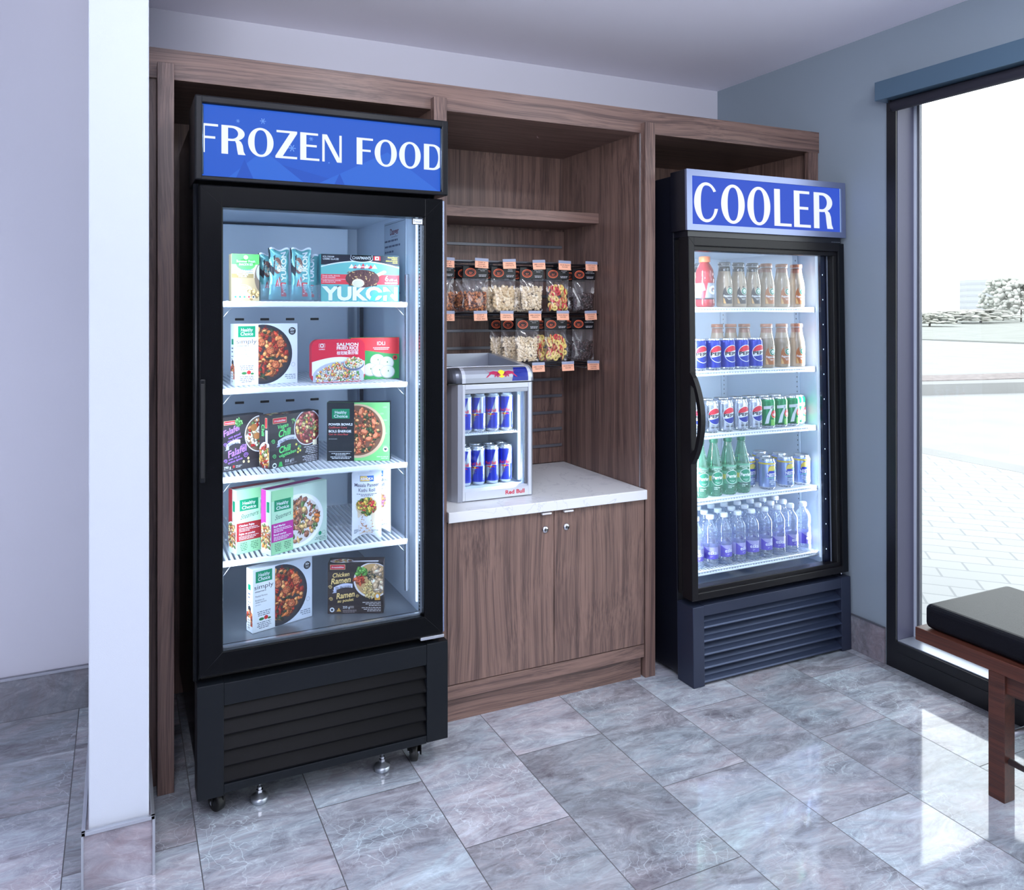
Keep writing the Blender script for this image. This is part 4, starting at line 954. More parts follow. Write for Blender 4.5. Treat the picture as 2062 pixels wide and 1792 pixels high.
def idli(A):
    w_, h_ = 0.160, 0.132
    A.rect(0, 0, w_, h_, (46, 140, 70), 1)
    for i in range(16):
        u0, u1 = w_ * i / 16, w_ * (i + 1) / 16; f = lambda u: 0.086 + 0.008 * math.cos(PI * u / w_)
        A.poly([(u0, f(u0)), (u1, f(u1)), (u1, h_), (u0, h_)], (214, 46, 54), 2)
    A.text('IDLI', 0.097, 0.107, 0.011, WT, 3, 'c'); A.fine(0.065, 0.0975, 0.13, 2, 0.0045, WT, 3, 4, al='c')
    for k, (x, y) in enumerate(((0.085, 0.058), (0.115, 0.050), (0.062, 0.030), (0.090, 0.026), (0.118, 0.022))):
        A.ell(x, y, 0.024, 0.021, (140, 148, 142), 4 + k * 0.5, 24); A.ell(x, y + 0.001, 0.022, 0.019, (200, 204, 196), 4.2 + k * 0.5, 24); A.ell(x + 0.002, y + 0.003, 0.002, 0.003, (80, 120, 80), 4.4 + k * 0.5, 8)
    A.ell(0.142, 0.067, 0.0075, 0.0075, (200, 50, 54), 4, 18); A.ell(0.142, 0.067, 0.004, 0.004, (60, 30, 40), 5, 5)
carton('idli_box', 'red and green idli box behind the salmon fried rice on the second freezer shelf', FG, (0.655, 2.350), (0.81, 2.340), FZS[1], 0.156, 0.131, 0.028, (46, 150, 76), idli)

def irr(A, x, y, w_):
    A.rect(x, y, x + w_, y + w_ * 0.33, (226, 196, 150), 2); A.rect(x + 0.001, y + 0.001, x + w_ - 0.001, y + w_ * 0.33 - 0.001, (190, 34, 56), 3); A.text('Irresistibles', x + w_ / 2, y + w_ * 0.10, w_ * 0.12, WT, 4, 'c', 0.01, w=w_ * 0.8, shear=0.3)
def curl(A, x, y, r, c, fl=1):
    n = 26; pts = [(x + fl * r * (1 - i / n * 0.8) * math.cos(i / n * 3.4 * PI), y + r * (1 - i / n * 0.8) * math.sin(i / n * 3.4 * PI)) for i in range(n + 1)]
    for i in range(n):
        (a, b), (c_, d) = pts[i], pts[i + 1]; L = math.hypot(c_ - a, d - b) or 1; nx, ny = -(d - b) / L * r * 0.09, (c_ - a) / L * r * 0.09
        A.poly([(a - nx, b - ny), (c_ - nx, d - ny), (c_ + nx, d + ny), (a + nx, b + ny)], c, 3)
def planks(A, w_, h_, c1=(48, 44, 48), c2=(58, 54, 58)):
    for k in range(6): A.rect(0, h_ * k / 6, w_, h_ * (k + 1) / 6 - 0.0006, c1 if k % 2 else c2, 1)
def banner(A, x, y, w_, txt, th=0.011):
    n = 12; 
    for i in range(n):
        f = lambda t_: y + 0.010 * t_ + 0.006 * math.sin(PI * t_)
        t0, t1 = i / n, (i + 1) / n; A.poly([(x + w_ * t0, f(t0)), (x + w_ * t1, f(t1)), (x + w_ * t1, f(t1) + th), (x + w_ * t0, f(t0) + th)], (200, 204, 226), 3)
    A.poly([(x - 0.005, y - 0.006), (x + 0.008, y - 0.004), (x + 0.008, y + 0.004), (x - 0.003, y + 0.004), (x, y - 0.001)], (170, 176, 204), 2.5)
    A.text(txt, x + w_ / 2, y + 0.0085, th * 0.55, (56, 58, 78), 4, 'c', 0.02, w=w_ * 0.82, rot=0.12)
def falafel(A):
    w_, h_ = 0.165, 0.157; planks(A, w_, h_); V = (176, 124, 220)
    A.ell(0.140, 0.098, 0.052, 0.054, (214, 214, 226), 2, 36); A.ell(0.140, 0.098, 0.049, 0.051, (110, 90, 76), 3, 36)
    A.clip = (0.08, 0.03, w_ - 0.001, h_ - 0.001); A.food(0.140, 0.098, 0.046, [(232, 226, 212), (240, 236, 226), (190, 130, 80), (176, 40, 40), (90, 120, 66), (226, 210, 170)], 120, 0.0055, 12, 4, 1.4); A.clip = (0.0005, 0.0005, w_ - 0.0005, h_ - 0.0005)
    A.ell(0.118, 0.118, 0.011, 0.011, (170, 112, 66), 12, 16); A.ell(0.128, 0.092, 0.011, 0.010, (186, 124, 74), 12, 16)
    A.food(0.070, 0.138, 0.013, [(96, 160, 88), (130, 190, 120), (70, 130, 66)], 30, 0.004, 3, 4)
    irr(A, 0.022, 0.133, 0.036); A.text('Falafel', 0.022, 0.100, 0.017, V, 3, bold=0.02, shear=0.25, rot=0.32, w=0.052); A.text('with spiced', 0.036, 0.092, 0.006, V, 3, bold=0.01, shear=0.2, rot=0.25); A.text('rice & quinoa', 0.034, 0.082, 0.006, V, 3, bold=0.01, shear=0.2, rot=0.25)
    banner(A, 0.030, 0.066, 0.044, 'BOWL·BOL'); A.text('Falafel', 0.036, 0.038, 0.019, V, 3, bold=0.02, shear=0.25, rot=0.26, w=0.060); A.text('avec riz et', 0.037, 0.030, 0.006, V, 3, bold=0.01, shear=0.2, rot=0.2); A.text('quinoa épicés', 0.035, 0.021, 0.006, V, 3, bold=0.01, shear=0.2, rot=0.2)
    curl(A, 0.084, 0.065, 0.008, V); curl(A, 0.092, 0.040, 0.008, V); curl(A, 0.027, 0.077, 0.006, V, -1); curl(A, 0.028, 0.030, 0.006, V, -1)
    A.text('290 g', 0.022, 0.008, 0.007, WT, 3, bold=0.01); A.rect(0.050, 0.008, 0.056, 0.015, (200, 50, 54), 3); A.fine(0.060, 0.012, 0.085, 2, 0.004, (200, 200, 210)); A.fine(0.022, 0.004, 0.085, 1, 0.003, (150, 150, 160))
    for x, y in ((0.085, 0.022), (0.100, 0.030), (0.101, 0.020)): A.ell(x, y, 0.0035, 0.004, (226, 206, 150), 4, 10)
carton('falafel_bowl_box', 'black falafel bowl box with violet lettering, leftmost on the third freezer shelf', FG, (0.250, 2.297), (0.395, 2.356), FZS[2], 0.150, 0.157, 0.040, (40, 38, 42), falafel)
def chili(A):
    w_, h_ = 0.185, 0.155; planks(A, w_, h_); G = (96, 214, 118)
    A.ell(0.142, 0.106, 0.052, 0.054, (214, 214, 226), 2, 40); A.ell(0.142, 0.106, 0.049, 0.051, (110, 44, 44), 3, 40)
    A.clip = (0.08, 0.05, w_ - 0.001, h_ - 0.001); A.food(0.142, 0.106, 0.047, [(140, 44, 44), (226, 176, 80), (190, 80, 60), (232, 206, 140), (120, 40, 48), (100, 120, 60), (214, 110, 110)], 150, 0.0052, 13, 4, 1.4); A.clip = (0.0005, 0.0005, w_ - 0.0005, h_ - 0.0005)
    A.rect(0.160, 0.050, 0.176, 0.066, (226, 216, 190), 14); A.food(0.088, 0.132, 0.008, [(110, 180, 100), (90, 150, 80)], 10, 0.003, 3, 4)
    irr(A, 0.012, 0.130, 0.050); A.text('Vegan', 0.028, 0.113, 0.0115, G, 3, bold=0.015, shear=0.25, rot=0.12, w=0.040); A.text('Chili', 0.032, 0.088, 0.020, G, 3, bold=0.025, shear=0.25, rot=0.14, w=0.044)
    banner(A, 0.030, 0.066, 0.066, '15g PROTEIN', 0.013); A.text('Chili', 0.034, 0.041, 0.018, G, 3, bold=0.025, shear=0.25, rot=0.14, w=0.042); A.text('végétalien', 0.034, 0.028, 0.0095, G, 3, bold=0.015, shear=0.2, rot=0.16, w=0.064)
    curl(A, 0.014, 0.078, 0.007, G, -1); curl(A, 0.018, 0.034, 0.007, G, -1); curl(A, 0.110, 0.050, 0.006, G)
    for x, y in ((0.098, 0.060), (0.106, 0.046), (0.113, 0.040), (0.104, 0.036)): A.ell(x, y, 0.0036, 0.0036, (216, 206, 90), 4, 10)
    A.text('325 g', 0.056, 0.012, 0.0075, WT, 3, bold=0.01); A.rect(0.079, 0.012, 0.090, 0.020, (120, 120, 126), 3); A.ell(0.018, 0.008, 0.0075, 0.0075, WT, 3, 16); A.ell(0.018, 0.008, 0.0055, 0.004, (40, 60, 60), 4, 12); A.poly([(0.032, 0.002), (0.048, 0.002), (0.044, 0.016), (0.036, 0.016)], (60, 170, 84), 3)
    A.fine(0.122, 0.046, 0.180, 5, 0.0052, (190, 190, 200), 3, 5, al='r'); A.fine(0.118, 0.018, 0.180, 4, 0.0050, (190, 190, 200), 3, 6, al='r'); A.fine(0.056, 0.007, 0.11, 2, 0.003, (140, 140, 150), 3, 8)
def chili_side(A):
    d_, h_ = 0.048, 0.155; planks(A, d_, h_); irr_ = (190, 34, 56)
    A.rect(0.028, 0.118, 0.038, 0.148, (226, 196, 150), 2); A.rect(0.029, 0.119, 0.037, 0.147, irr_, 3); A.text('Chili', 0.012, 0.128, 0.012, (96, 214, 118), 3, bold=0.02, rot=-PI / 2, w=0.034); A.rect(0.030, 0.076, 0.040, 0.112, (200, 204, 226), 3)
    A.ell(0.030, 0.040, 0.032, 0.038, (214, 214, 226), 3, 24); A.clip = (0.001, 0.001, d_ - 0.001, 0.074); A.food(0.030, 0.036, 0.034, MIX + [(190, 60, 50)], 90, 0.0055, 6, 4, 1.6)
carton('chili_box', 'black vegan chili box with green lettering on the third freezer shelf', FG, (0.396, 2.292), (0.561, 2.377), FZS[2], 0.185, 0.155, 0.048, (40, 38, 42), chili, side=chili_side, top=lambda A: A.food(0.05, 0.02, 0.05, MIX, 40, 0.006, 5, 1))
def power(A):
    w_, h_ = 0.193, 0.180
    A.rect(0, 0, w_, h_, (120, 196, 120), 1)
    for k in range(7): A.ell(0.178 - 0.010 * (k % 2), 0.165 - k * 0.02, 0.007, 0.003, (146, 214, 140), 2, 12)
    A.ell(0.094, 0.092, 0.086, 0.083, (206, 176, 146), 3, 48); A.ell(0.092, 0.093, 0.079, 0.077, (120, 84, 66), 4, 48)
    A.food(0.092, 0.093, 0.076, [(150, 92, 62), (206, 116, 72), (52, 76, 50), (226, 160, 104), (120, 66, 50), (70, 90, 56), (190, 96, 66)], 340, 0.0050, 21, 5, 1.4)
    R = random.Random(8)
    for x, y in ((0.105, 0.150), (0.145, 0.120), (0.115, 0.090), (0.150, 0.078), (0.100, 0.050), (0.130, 0.068)): A.blob(x, y, 0.010, (176, 92, 62), 22, R, 1.3); A.blob(x - 0.001, y + 0.002, 0.0075, (226, 142, 104), 22.3, R, 1.3)
    A.rect(0, 0, 0.084, h_, (28, 32, 38), 24)
    hc = A; A.rect(0.016, 0.130, 0.070, 0.160, HG, 25); A.text("Healthy", 0.043, 0.1455, 0.0085, WT, 26, 'c', 0.015, w=0.036); A.text('Choice', 0.043, 0.1335, 0.0085, WT, 26, 'c', 0.015, w=0.042)
    A.text('POWER BOWLS', 0.006, 0.109, 0.0068, WT, 25, bold=0.03, w=0.073); A.text('Cauliflower Curry', 0.006, 0.1005, 0.0055, (206, 84, 84), 25, bold=0.01, w=0.056); A.text('BOLS ÉNERGIE', 0.006, 0.088, 0.0068, WT, 25, bold=0.03, w=0.069); A.text('Cari de chou-fleur', 0.006, 0.0795, 0.0055, (206, 84, 84), 25, bold=0.01, w=0.060)
    A.fine(0.006, 0.067, 0.058, 1, 0.003, (180, 186, 190), 25, 3); A.rect(0.006, 0.0285, 0.076, 0.0292, WT, 25); A.fine(0.008, 0.022, 0.078, 2, 0.0045, WT, 25, 4, al='c'); A.fine(0.008, 0.0115, 0.078, 2, 0.0045, WT, 25, 5, al='c')
    A.ell(0.180, 0.036, 0.008, 0.008, (240, 246, 244), 10, 20); A.ell(0.178, 0.037, 0.0026, 0.0026, (60, 70, 74), 11, 10); A.ell(0.182, 0.037, 0.0026, 0.0026, (60, 70, 74), 11, 10); A.poly([(0.1757, 0.0362), (0.1843, 0.0362), (0.180, 0.0315)], (60, 70, 74), 11)
    A.fine(0.145, 0.012, 0.188, 2, 0.005, (210, 236, 210), 10, 8, al='r')
carton('frozen_meal_box', 'black and green cauliflower curry meal box at right of the third freezer shelf', FG, (0.580, 2.350), (0.757, 2.271), FZS[2], 0.193, 0.180, 0.040, (34, 40, 44), power)
def steam(c, foodp, t1, t2, plate):
    def f(A):
        w_, h_ = 0.203, 0.183
        A.rect(0, 0, w_, h_, (176, 206, 188), 1); A.rect(0.078, 0.002, w_, h_ - 0.002, (190, 212, 200), 2); A.ell(0.095, 0.080, 0.093, 0.078, (232, 234, 240), 3, 48); A.ell(0.095, 0.080, 0.080, 0.067, (206, 200, 200), 4, 44)
        A.food(0.098, 0.080, 0.076, foodp, 120, 0.0085, 31, 5, 1.9, 0.84)
        A.rect(0, 0, 0.076, h_, (150, 206, 158), 14); A.rect(0, 0.085, 0.076, 0.152, (176, 216, 186), 14.5)
        A.rect(0, 0.036, 0.076, 0.088, c, 15); A.rect(0.010, 0.122, 0.068, 0.154, HG, 15); A.text('Healthy', 0.039, 0.139, 0.0090, WT, 16, 'c', 0.012, w=0.040); A.text('Choice', 0.039, 0.1265, 0.0090, WT, 16, 'c', 0.015, w=0.044)
        A.text('Steamers', 0.012, 0.098, 0.0135, (60, 92, 84), 16, shear=0.45, rot=0.12, w=0.055)
        A.text(t1, 0.008, 0.077, 0.0058, WT, 16, bold=0.02); A.fine(0.008, 0.0715, 0.072, 3, 0.0042, WT, 16, 5); A.text(t2, 0.008, 0.0535, 0.0056, WT, 16, bold=0.02); A.fine(0.008, 0.048, 0.072, 3, 0.0040, WT, 16, 6)
        A.fine(0.010, 0.028, 0.036, 5, 0.0048, (70, 110, 84), 16, 7, al='c'); A.fine(0.042, 0.028, 0.070, 5, 0.0048, (70, 110, 84), 16, 8, al='c')
        A.ell(0.176, 0.026, 0.006, 0.006, HG, 8, 16); A.ring(0.190, 0.026, 0.006, 0.006, (80, 110, 100), 0.0008, 8, 16); A.fine(0.155, 0.014, 0.198, 3, 0.0045, (90, 120, 110), 8, 9, al='r')
    return f
def steam_side(c):
    def f(A):
        d_, h_ = 0.047, 0.183; A.rect(0, 0, d_, h_, (214, 228, 226), 1); A.rect(0, 0.075, 0.024, h_, c, 2); A.rect(0.024, 0.075, d_, h_, (196, 222, 204), 2); A.rect(0.027, 0.120, 0.040, 0.150, HG, 3)
        A.clip = (0.001, 0.012, d_ - 0.001, 0.095); A.ell(0.020, 0.046, 0.036, 0.044, WT, 3, 24); A.food(0.022, 0.050, 0.036, MIX + BEEF, 100, 0.0052, 4, 4, 1.8)
    return f
def steam_top(c): return lambda A: A.rect(0, 0.020, 0.203, 0.047, c, 1)
carton('frozen_meal_box', 'light green chicken fajita meal box with dark red band, fourth freezer shelf', FG, (0.301, 2.280), (0.365, 2.302), FZS[3], 0.190, 0.183, 0.047, (200, 224, 208), steam((158, 34, 42), MIX + [(196, 60, 50), (222, 170, 70)], 'Chicken Fajita', 'Fajita au poulet', 0), side=steam_side((158, 34, 42)), top=steam_top((120, 24, 34)))
carton('frozen_meal_box', 'light green beef merlot meal box with magenta band on the fourth freezer shelf', FG, (0.390, 2.232), (0.573, 2.321), FZS[3], 0.203, 0.183, 0.047, (200, 224, 208), steam((176, 36, 140), BEEF, 'Beef Merlot', 'Boeuf merlot', 0), side=steam_side((190, 50, 150)), top=steam_top((132, 26, 100)))
def ramen(A):
    w_, h_ = 0.166, 0.151; planks(A, w_, h_, (42, 34, 34), (54, 44, 42)); G = (236, 206, 132)
    A.ell(0.133, 0.099, 0.056, 0.053, (220, 216, 220), 2, 40); A.ell(0.134, 0.100, 0.052, 0.049, (196, 160, 108), 3, 40)
    A.clip = (0.07, 0.03, w_ - 0.001, h_ - 0.001)
    A.food(0.132, 0.070, 0.026, [(226, 196, 130), (214, 180, 110), (236, 210, 150)], 60, 0.0045, 5, 4, 2.4); A.food(0.100, 0.124, 0.016, [(84, 140, 60), (110, 170, 80)], 34, 0.0055, 6, 7, 1.3); A.food(0.095, 0.100, 0.013, [(206, 96, 60), (190, 70, 54)], 22, 0.006, 7, 8, 2.6)
    A.food(0.130, 0.115, 0.014, [(60, 60, 50), (90, 90, 70), (150, 140, 110)], 44, 0.003, 8, 10, 2.2); A.food(0.150, 0.085, 0.018, [(226, 200, 170), (236, 214, 186), (206, 176, 140)], 22, 0.009, 9, 11, 1.8); A.food(0.152, 0.128, 0.014, [(232, 208, 180), (206, 170, 130)], 14, 0.008, 10, 12, 1.8)
    A.clip = (0.0005, 0.0005, w_ - 0.0005, h_ - 0.0005)
    A.rect(0.140, 0.040, 0.156, 0.060, (214, 160, 70), 16); A.ell(0.148, 0.052, 0.005, 0.006, WT, 17, 12)
    irr(A, 0.007, 0.132, 0.045); A.text('Chicken', 0.014, 0.108, 0.0125, G, 3, bold=0.015, shear=0.25, rot=0.10, w=0.050); A.text('Ramen', 0.010, 0.088, 0.0165, G, 3, bold=0.02, shear=0.25, rot=0.12, w=0.058)
    banner(A, 0.018, 0.067, 0.056, '22g PROTEIN', 0.012); A.text('Ramen', 0.026, 0.044, 0.0165, G, 3, bold=0.02, shear=0.25, rot=0.14, w=0.054); A.text('au poulet', 0.029, 0.033, 0.0085, G, 3, bold=0.015, shear=0.2, rot=0.12, w=0.048)
    curl(A, 0.008, 0.080, 0.006, G, -1); curl(A, 0.010, 0.044, 0.006, G, -1); curl(A, 0.088, 0.052, 0.005, G)
    A.ell(0.013, 0.012, 0.007, 0.007, WT, 3, 16); A.ell(0.013, 0.012, 0.004, 0.004, (40, 50, 60), 4, 6); A.poly([(0.026, 0.007), (0.040, 0.007), (0.033, 0.018)], (206, 160, 80), 3)
    A.text('255 g', 0.045, 0.016, 0.0065, WT, 3, bold=0.01); A.rect(0.066, 0.016, 0.078, 0.023, (120, 112, 110), 3); A.fine(0.045, 0.010, 0.095, 3, 0.003, (150, 140, 140), 3, 4); A.fine(0.098, 0.032, 0.158, 3, 0.0048, (206, 200, 200), 3, 5, al='r'); A.fine(0.098, 0.016, 0.158, 3, 0.0048, (206, 200, 200), 3, 6, al='r')
carton('ramen_box', 'dark brown chicken ramen box standing on the freezer floor', FG, (0.566, 2.284), (0.72, 2.222), 0.4525, 0.166, 0.151, 0.054, (44, 36, 36), ramen, top=lambda A: (A.rect(0.06, 0.01, 0.15, 0.022, (200, 200, 210), 2), A.ell(0.04, 0.02, 0.035, 0.018, (214, 210, 214), 2), A.food(0.04, 0.02, 0.03, MIX, 30, 0.005, 5, 3, 1.4, 0.5)))

def pouch(name, label, x, y, z, rz, t1, t2, t3, filling, h_=0.212, w_=0.090):
    q = MB(); nu, nv = 12, 20; m = mat('pouch_card', (226, 230, 238), 0.3)
    def P(u, v, side):
        a = u * 2 - 1; b = v * 2 - 1; bow = 0.020 * (1 - a * a); 
        zz = v * h_ + (bow * (1 - v) ** 6 * 1.0 if v < 0.5 else -bow * 0.15 * v ** 6)
        return (a * w_ / 2 * (1.0 - 0.02 * (1 - b * b)), side * 0.016 * (1 - a * a) * max(0.0, 1 - b * b * b * b) - 0.0 , zz)
    for side in (-1, 1):
        vs = [P(i / nu, j / nv, side) for j in range(nv + 1) for i in range(nu + 1)]
        q.add(vs, [[j * (nu + 1) + i, j * (nu + 1) + i + 1, (j + 1) * (nu + 1) + i + 1, (j + 1) * (nu + 1) + i] for j in range(nv) for i in range(nu)], m, True)
    def fm(u, v, e): p = P(min(1, max(0, u / w_ + 0.5)), min(1, max(0, v / h_)), -1); return (p[0], p[1] - 0.0007 - e, p[2])
    A = Art(q, fm, (-w_ / 2, 0, w_ / 2, h_), 0.006)
    A.rect(-0.021, 0.182, 0.021, 0.199, (50, 110, 190), 2); A.poly([(-0.020, 0.183), (-0.0195, 0.198), (0.0, 0.198), (0.01, 0.183)], (226, 190, 90), 2.5); A.text('ASHOKA', 0, 0.1865, 0.0075, (240, 240, 244), 4, 'c', 0.03, w=0.038); A.text('ASHOKA', 0.0005, 0.186, 0.0075, (150, 40, 60), 3.5, 'c', 0.03, w=0.038)
    A.text(t1, 0, 0.166, 0.0105, (78, 78, 100), 3, 'c', 0.005, w=0.074); A.text(t2, 0, 0.151, 0.0105, (78, 78, 100), 3, 'c', 0.005, w=0.050); A.fine(-0.038, 0.143, 0.038, 2, 0.0045, (110, 110, 130), 3, 4, al='c')
    A.poly([(-0.030, 0.100), (0.030, 0.100), (0.012, 0.020), (-0.022, 0.008)], (222, 206, 180), 3); A.ell(0, 0.106, 0.034, 0.028, (206, 190, 160), 3.2, 28)
    R = random.Random(5)
    for k in range(70):
        v_ = R.uniform(0.012, 0.085); A.blob(R.uniform(-0.020, 0.018), v_, R.uniform(0.0008, 0.003), R.choice([(196, 160, 120), (176, 120, 86), (236, 226, 206)]), 4 + k * 0.03, R, 1.5)
    A.food(0, 0.107, 0.030, filling, 80, 0.0058, 9, 7, 1.5, 0.85); A.fine(-0.038, 0.030, -0.020, 3, 0.005, (80, 100, 110), 3, 8); A.fine(0.014, 0.026, 0.038, 2, 0.005, (80, 90, 110), 3, 9)
    o = q.build(name); o.location = (x, y, z); o.rotation_euler = (0, 0, rz); return tag(o, label, 'package', FG)
KF = [(206, 176, 60), (110, 140, 50), (196, 60, 60), (226, 196, 90), (80, 110, 50), (222, 150, 60)]
pouch('kathi_roll_pouch', 'white masala paneer kathi roll pouch, front one at right of the fourth freezer shelf', 0.680, 2.262, FZS[3], -0.25, 'Masala Paneer', 'Kathi Roll', '', KF)
pouch('kathi_roll_pouch', 'white kathi roll pouch standing half hidden behind the paneer one on the fourth shelf', 0.728, 2.318, FZS[3], -0.30, 'Samosa Aloo', 'Kathi Roll', 'Potato', [(206, 150, 60), (214, 170, 90), (176, 90, 130), (196, 120, 60)], 0.207)

# ================================================================== drinks: can and bottle builders
def can_body(q, r, h_, mats, necks):
    """straight can with necked ends; returns lid height"""
    side, metal_ = mats
    prof = [(r * 0.80, 0.0), (r * 0.86, 0.001), (r * 0.97, 0.006), (r, 0.011), (r, h_ - necks), (r * 0.93, h_ - necks * 0.45), (r * 0.84, h_ - 0.004), (r * 0.86, h_ - 0.001), (r * 0.84, h_)]
    q.lathe(prof, [metal_, metal_, metal_, side, side, metal_, metal_, metal_], 28, cap1=False)
def can_lid(root, r, h_):
    q = MB(); q.lathe([(r * 0.83, h_ - 0.0005), (r * 0.80, h_ - 0.0005), (r * 0.78, h_ - 0.005), (0.0, h_ - 0.005)], ALU, 24, cap0=False); L_ = q.build('lid', root, False)
    q = MB(); q.ellipsoid((0, -r * 0.12, h_ - 0.0035), (r * 0.22, r * 0.36, 0.001), ALU, None, 10, 4); q.build('pull_tab', L_, False)
def can_thing(name, r, h_, side, necks, art, strip=0.004):
    t = thing(name, 'can', 'can'); q = MB(); can_body(q, r, h_, (side, mat('can_aluminium', (205, 210, 220), 0.22, metal=0.9)), necks)
    art(wrapper(q, lambda v: r, strip)); q.build('body', t, False); can_lid(t, r, h_); return t
def bulls(A, cx, cy, s, red, m_sun=(250, 214, 40), layer=4):
    A.ell(cx, cy, s * 0.30, s * 0.30, m_sun, layer, 20)
    for k in (-1, 1):
        X = lambda u: cx + k * u * s
        def P(*p): A.poly([(X(a), cy + b * s) for a, b in p], red, layer + 1 + 0.1 * (k + 1))
        P((0.16, -0.02), (0.30, 0.16), (0.62, 0.22), (0.95, 0.14), (1.02, 0.0), (0.80, -0.04), (0.40, -0.10))
        P((0.30, 0.16), (0.16, -0.02), (0.10, -0.14), (0.22, -0.18), (0.40, -0.08))
        P((0.34, -0.06), (0.46, -0.08), (0.36, -0.26), (0.24, -0.24)); P((0.44, -0.06), (0.56, -0.06), (0.60, -0.24), (0.48, -0.22))
        P((0.84, -0.02), (1.00, 0.0), (1.18, -0.16), (1.30, -0.28), (1.14, -0.24)); P((0.95, 0.12), (1.08, 0.20), (1.20, 0.30), (1.24, 0.40), (1.17, 0.28), (1.02, 0.12))
        P((0.14, -0.10), (0.06, -0.02), (0.10, -0.16))
RB_B = mat('can_blue_metal', (44, 58, 178), 0.28, metal=0.35); RB_S = mat('can_silver_metal', (196, 202, 214), 0.25, metal=0.7)
def energy_art(A):
    Z0, Z1 = 0.012, 0.122; W_ = 0.083
    for k in range(2):
        o = -W_ / 2 + k * W_
        A.poly([(o - 0.030, 0.067), (o + 0.022, 0.067), (o + 0.040, Z1), (o - 0.030, Z1)], RB_B, 1)
        A.poly([(o + 0.008, Z0 + 0.004), (o + 0.050, Z0 + 0.004), (o + 0.053, 0.067), (o + 0.026, 0.067)], RB_B, 1)
    A.rect(-W_, Z0, W_, Z0 + 0.0035, RB_B, 2); A.rect(-W_, Z0 + 0.007, W_, Z0 + 0.0085, RB_B, 2)
    for o in (-0.020, 0.0635):
        A.text('Red Bull', o, 0.070, 0.0105, (214, 60, 84), 3, 'c', 0.025, w=0.040); bulls(A, o, 0.0615, 0.012, (206, 44, 60)); A.text('ENERGY', o, 0.050, 0.0032, (120, 60, 90), 3, 'c', 0.02, w=0.016); A.fine(o - 0.006, 0.044, o + 0.006, 2, 0.004, (120, 110, 130), 3, 3)
ENERGY = can_thing('drink_can', 0.0255, 0.135, RB_S, 0.011, energy_art, 0.003)

# ================================================================== counter-top fridge
FX = thing('countertop_fridge', 'small silver counter-top fridge with two bulls logo standing on the white worktop', 'fridge', (1.185, 2.6, 0.699))
SIL = mat('silver_plastic', (168, 174, 186), 0.32, metal=0.55); SILL = mat('pale_silver', (204, 210, 222), 0.3, metal=0.25); SILD = mat('dark_silver_cap', (98, 102, 112), 0.3, metal=0.6)
z0 = 0.6995
def fb(q):
    q.prism([(1.018, 2.50), (1.040, 2.456), (1.056, 2.437), (1.0705, 2.4325), (1.0805, 2.445), (1.0805, 2.78), (1.018, 2.78)], z0, 1.104, SIL, 'xy')
    q.prism([(1.328, 2.445), (1.341, 2.4325), (1.353, 2.447), (1.353, 2.78), (1.325, 2.78)], z0, 1.104, SIL, 'xy')
    q.box(1.0805, 1.3265, 2.765, 2.78, z0, 1.104, BLACK); q.box(1.0805, 1.3265, 2.446, 2.765, z0, 0.735, SIL); q.box(1.0805, 1.3265, 2.446, 2.765, 1.082, 1.104, SIL)
    q.box(1.012, 1.0185, 2.475, 2.79, z0, 1.13, BLACK, 0.002)
fixn(part('cabinet_shell', fb, FX))
def fl(q):
    q.box(1.0806, 1.083, 2.446, 2.764, 0.7355, 1.081, LINERW); q.box(1.322, 1.3264, 2.446, 2.764, 0.7355, 1.081, LINERW); q.box(1.0806, 1.3264, 2.752, 2.7645, 0.7355, 1.081, LINERW)
    q.box(1.0806, 1.3264, 2.446, 2.7645, 0.7355, 0.7415, LINERW); q.box(1.0806, 1.3264, 2.446, 2.7645, 1.078, 1.0815, LINERW)
part('inner_liner', fl, FX)
part('led_strip', lambda q: (q.box(1.302, 1.314, 2.462, 2.468, 0.750, 1.068, mat('led_bar', (205, 228, 246), 0.5, emit=0.85)),), FX)
def fsh(q):
    zz = 0.928
    for k in range(27): q.box(1.088 + k * 0.0086, 1.0915 + k * 0.0086, 2.468, 2.745, zz - 0.003, zz, SHELFW)
    q.tube([(1.085, 2.466, zz - 0.004), (1.316, 2.466, zz - 0.004)], 0.0025, SHELFW, 8); q.tube([(1.085, 2.75, zz - 0.004), (1.316, 2.75, zz - 0.004)], 0.0025, SHELFW, 8)
part('shelf', fsh, FX)
def fdoor(q):
    q.box(1.071, 1.0815, 2.431, 2.446, 0.702, 1.103, SILL, 0.002); q.box(1.3275, 1.341, 2.431, 2.446, 0.702, 1.103, SILL, 0.002)
    q.box(1.0815, 1.3275, 2.431, 2.446, 1.086, 1.103, SILL, 0.001); q.box(1.0815, 1.3275, 2.434, 2.446, 1.071, 1.086, SIL, 0.001)
    q.prism([(2.431, 0.703), (2.431, 0.733), (2.444, 0.742), (2.447, 0.742), (2.447, 0.703)], 1.0815, 1.3275, SILL, 'yz')
    q.box(1.3175, 1.3275, 2.440, 2.446, 0.742, 1.071, ALUD)
    A = front(q, y=2.431); A.text('Red Bull', 1.312, 0.7125, 0.0135, (190, 44, 66), 2, 'r', 0.03, w=0.076)
fdo = fixn(part('door', fdoor, FX)); q = MB(); q.box(1.0815, 1.3175, 2.442, 2.444, 0.742, 1.071, GLASS); q.build('glass_pane', fdo)
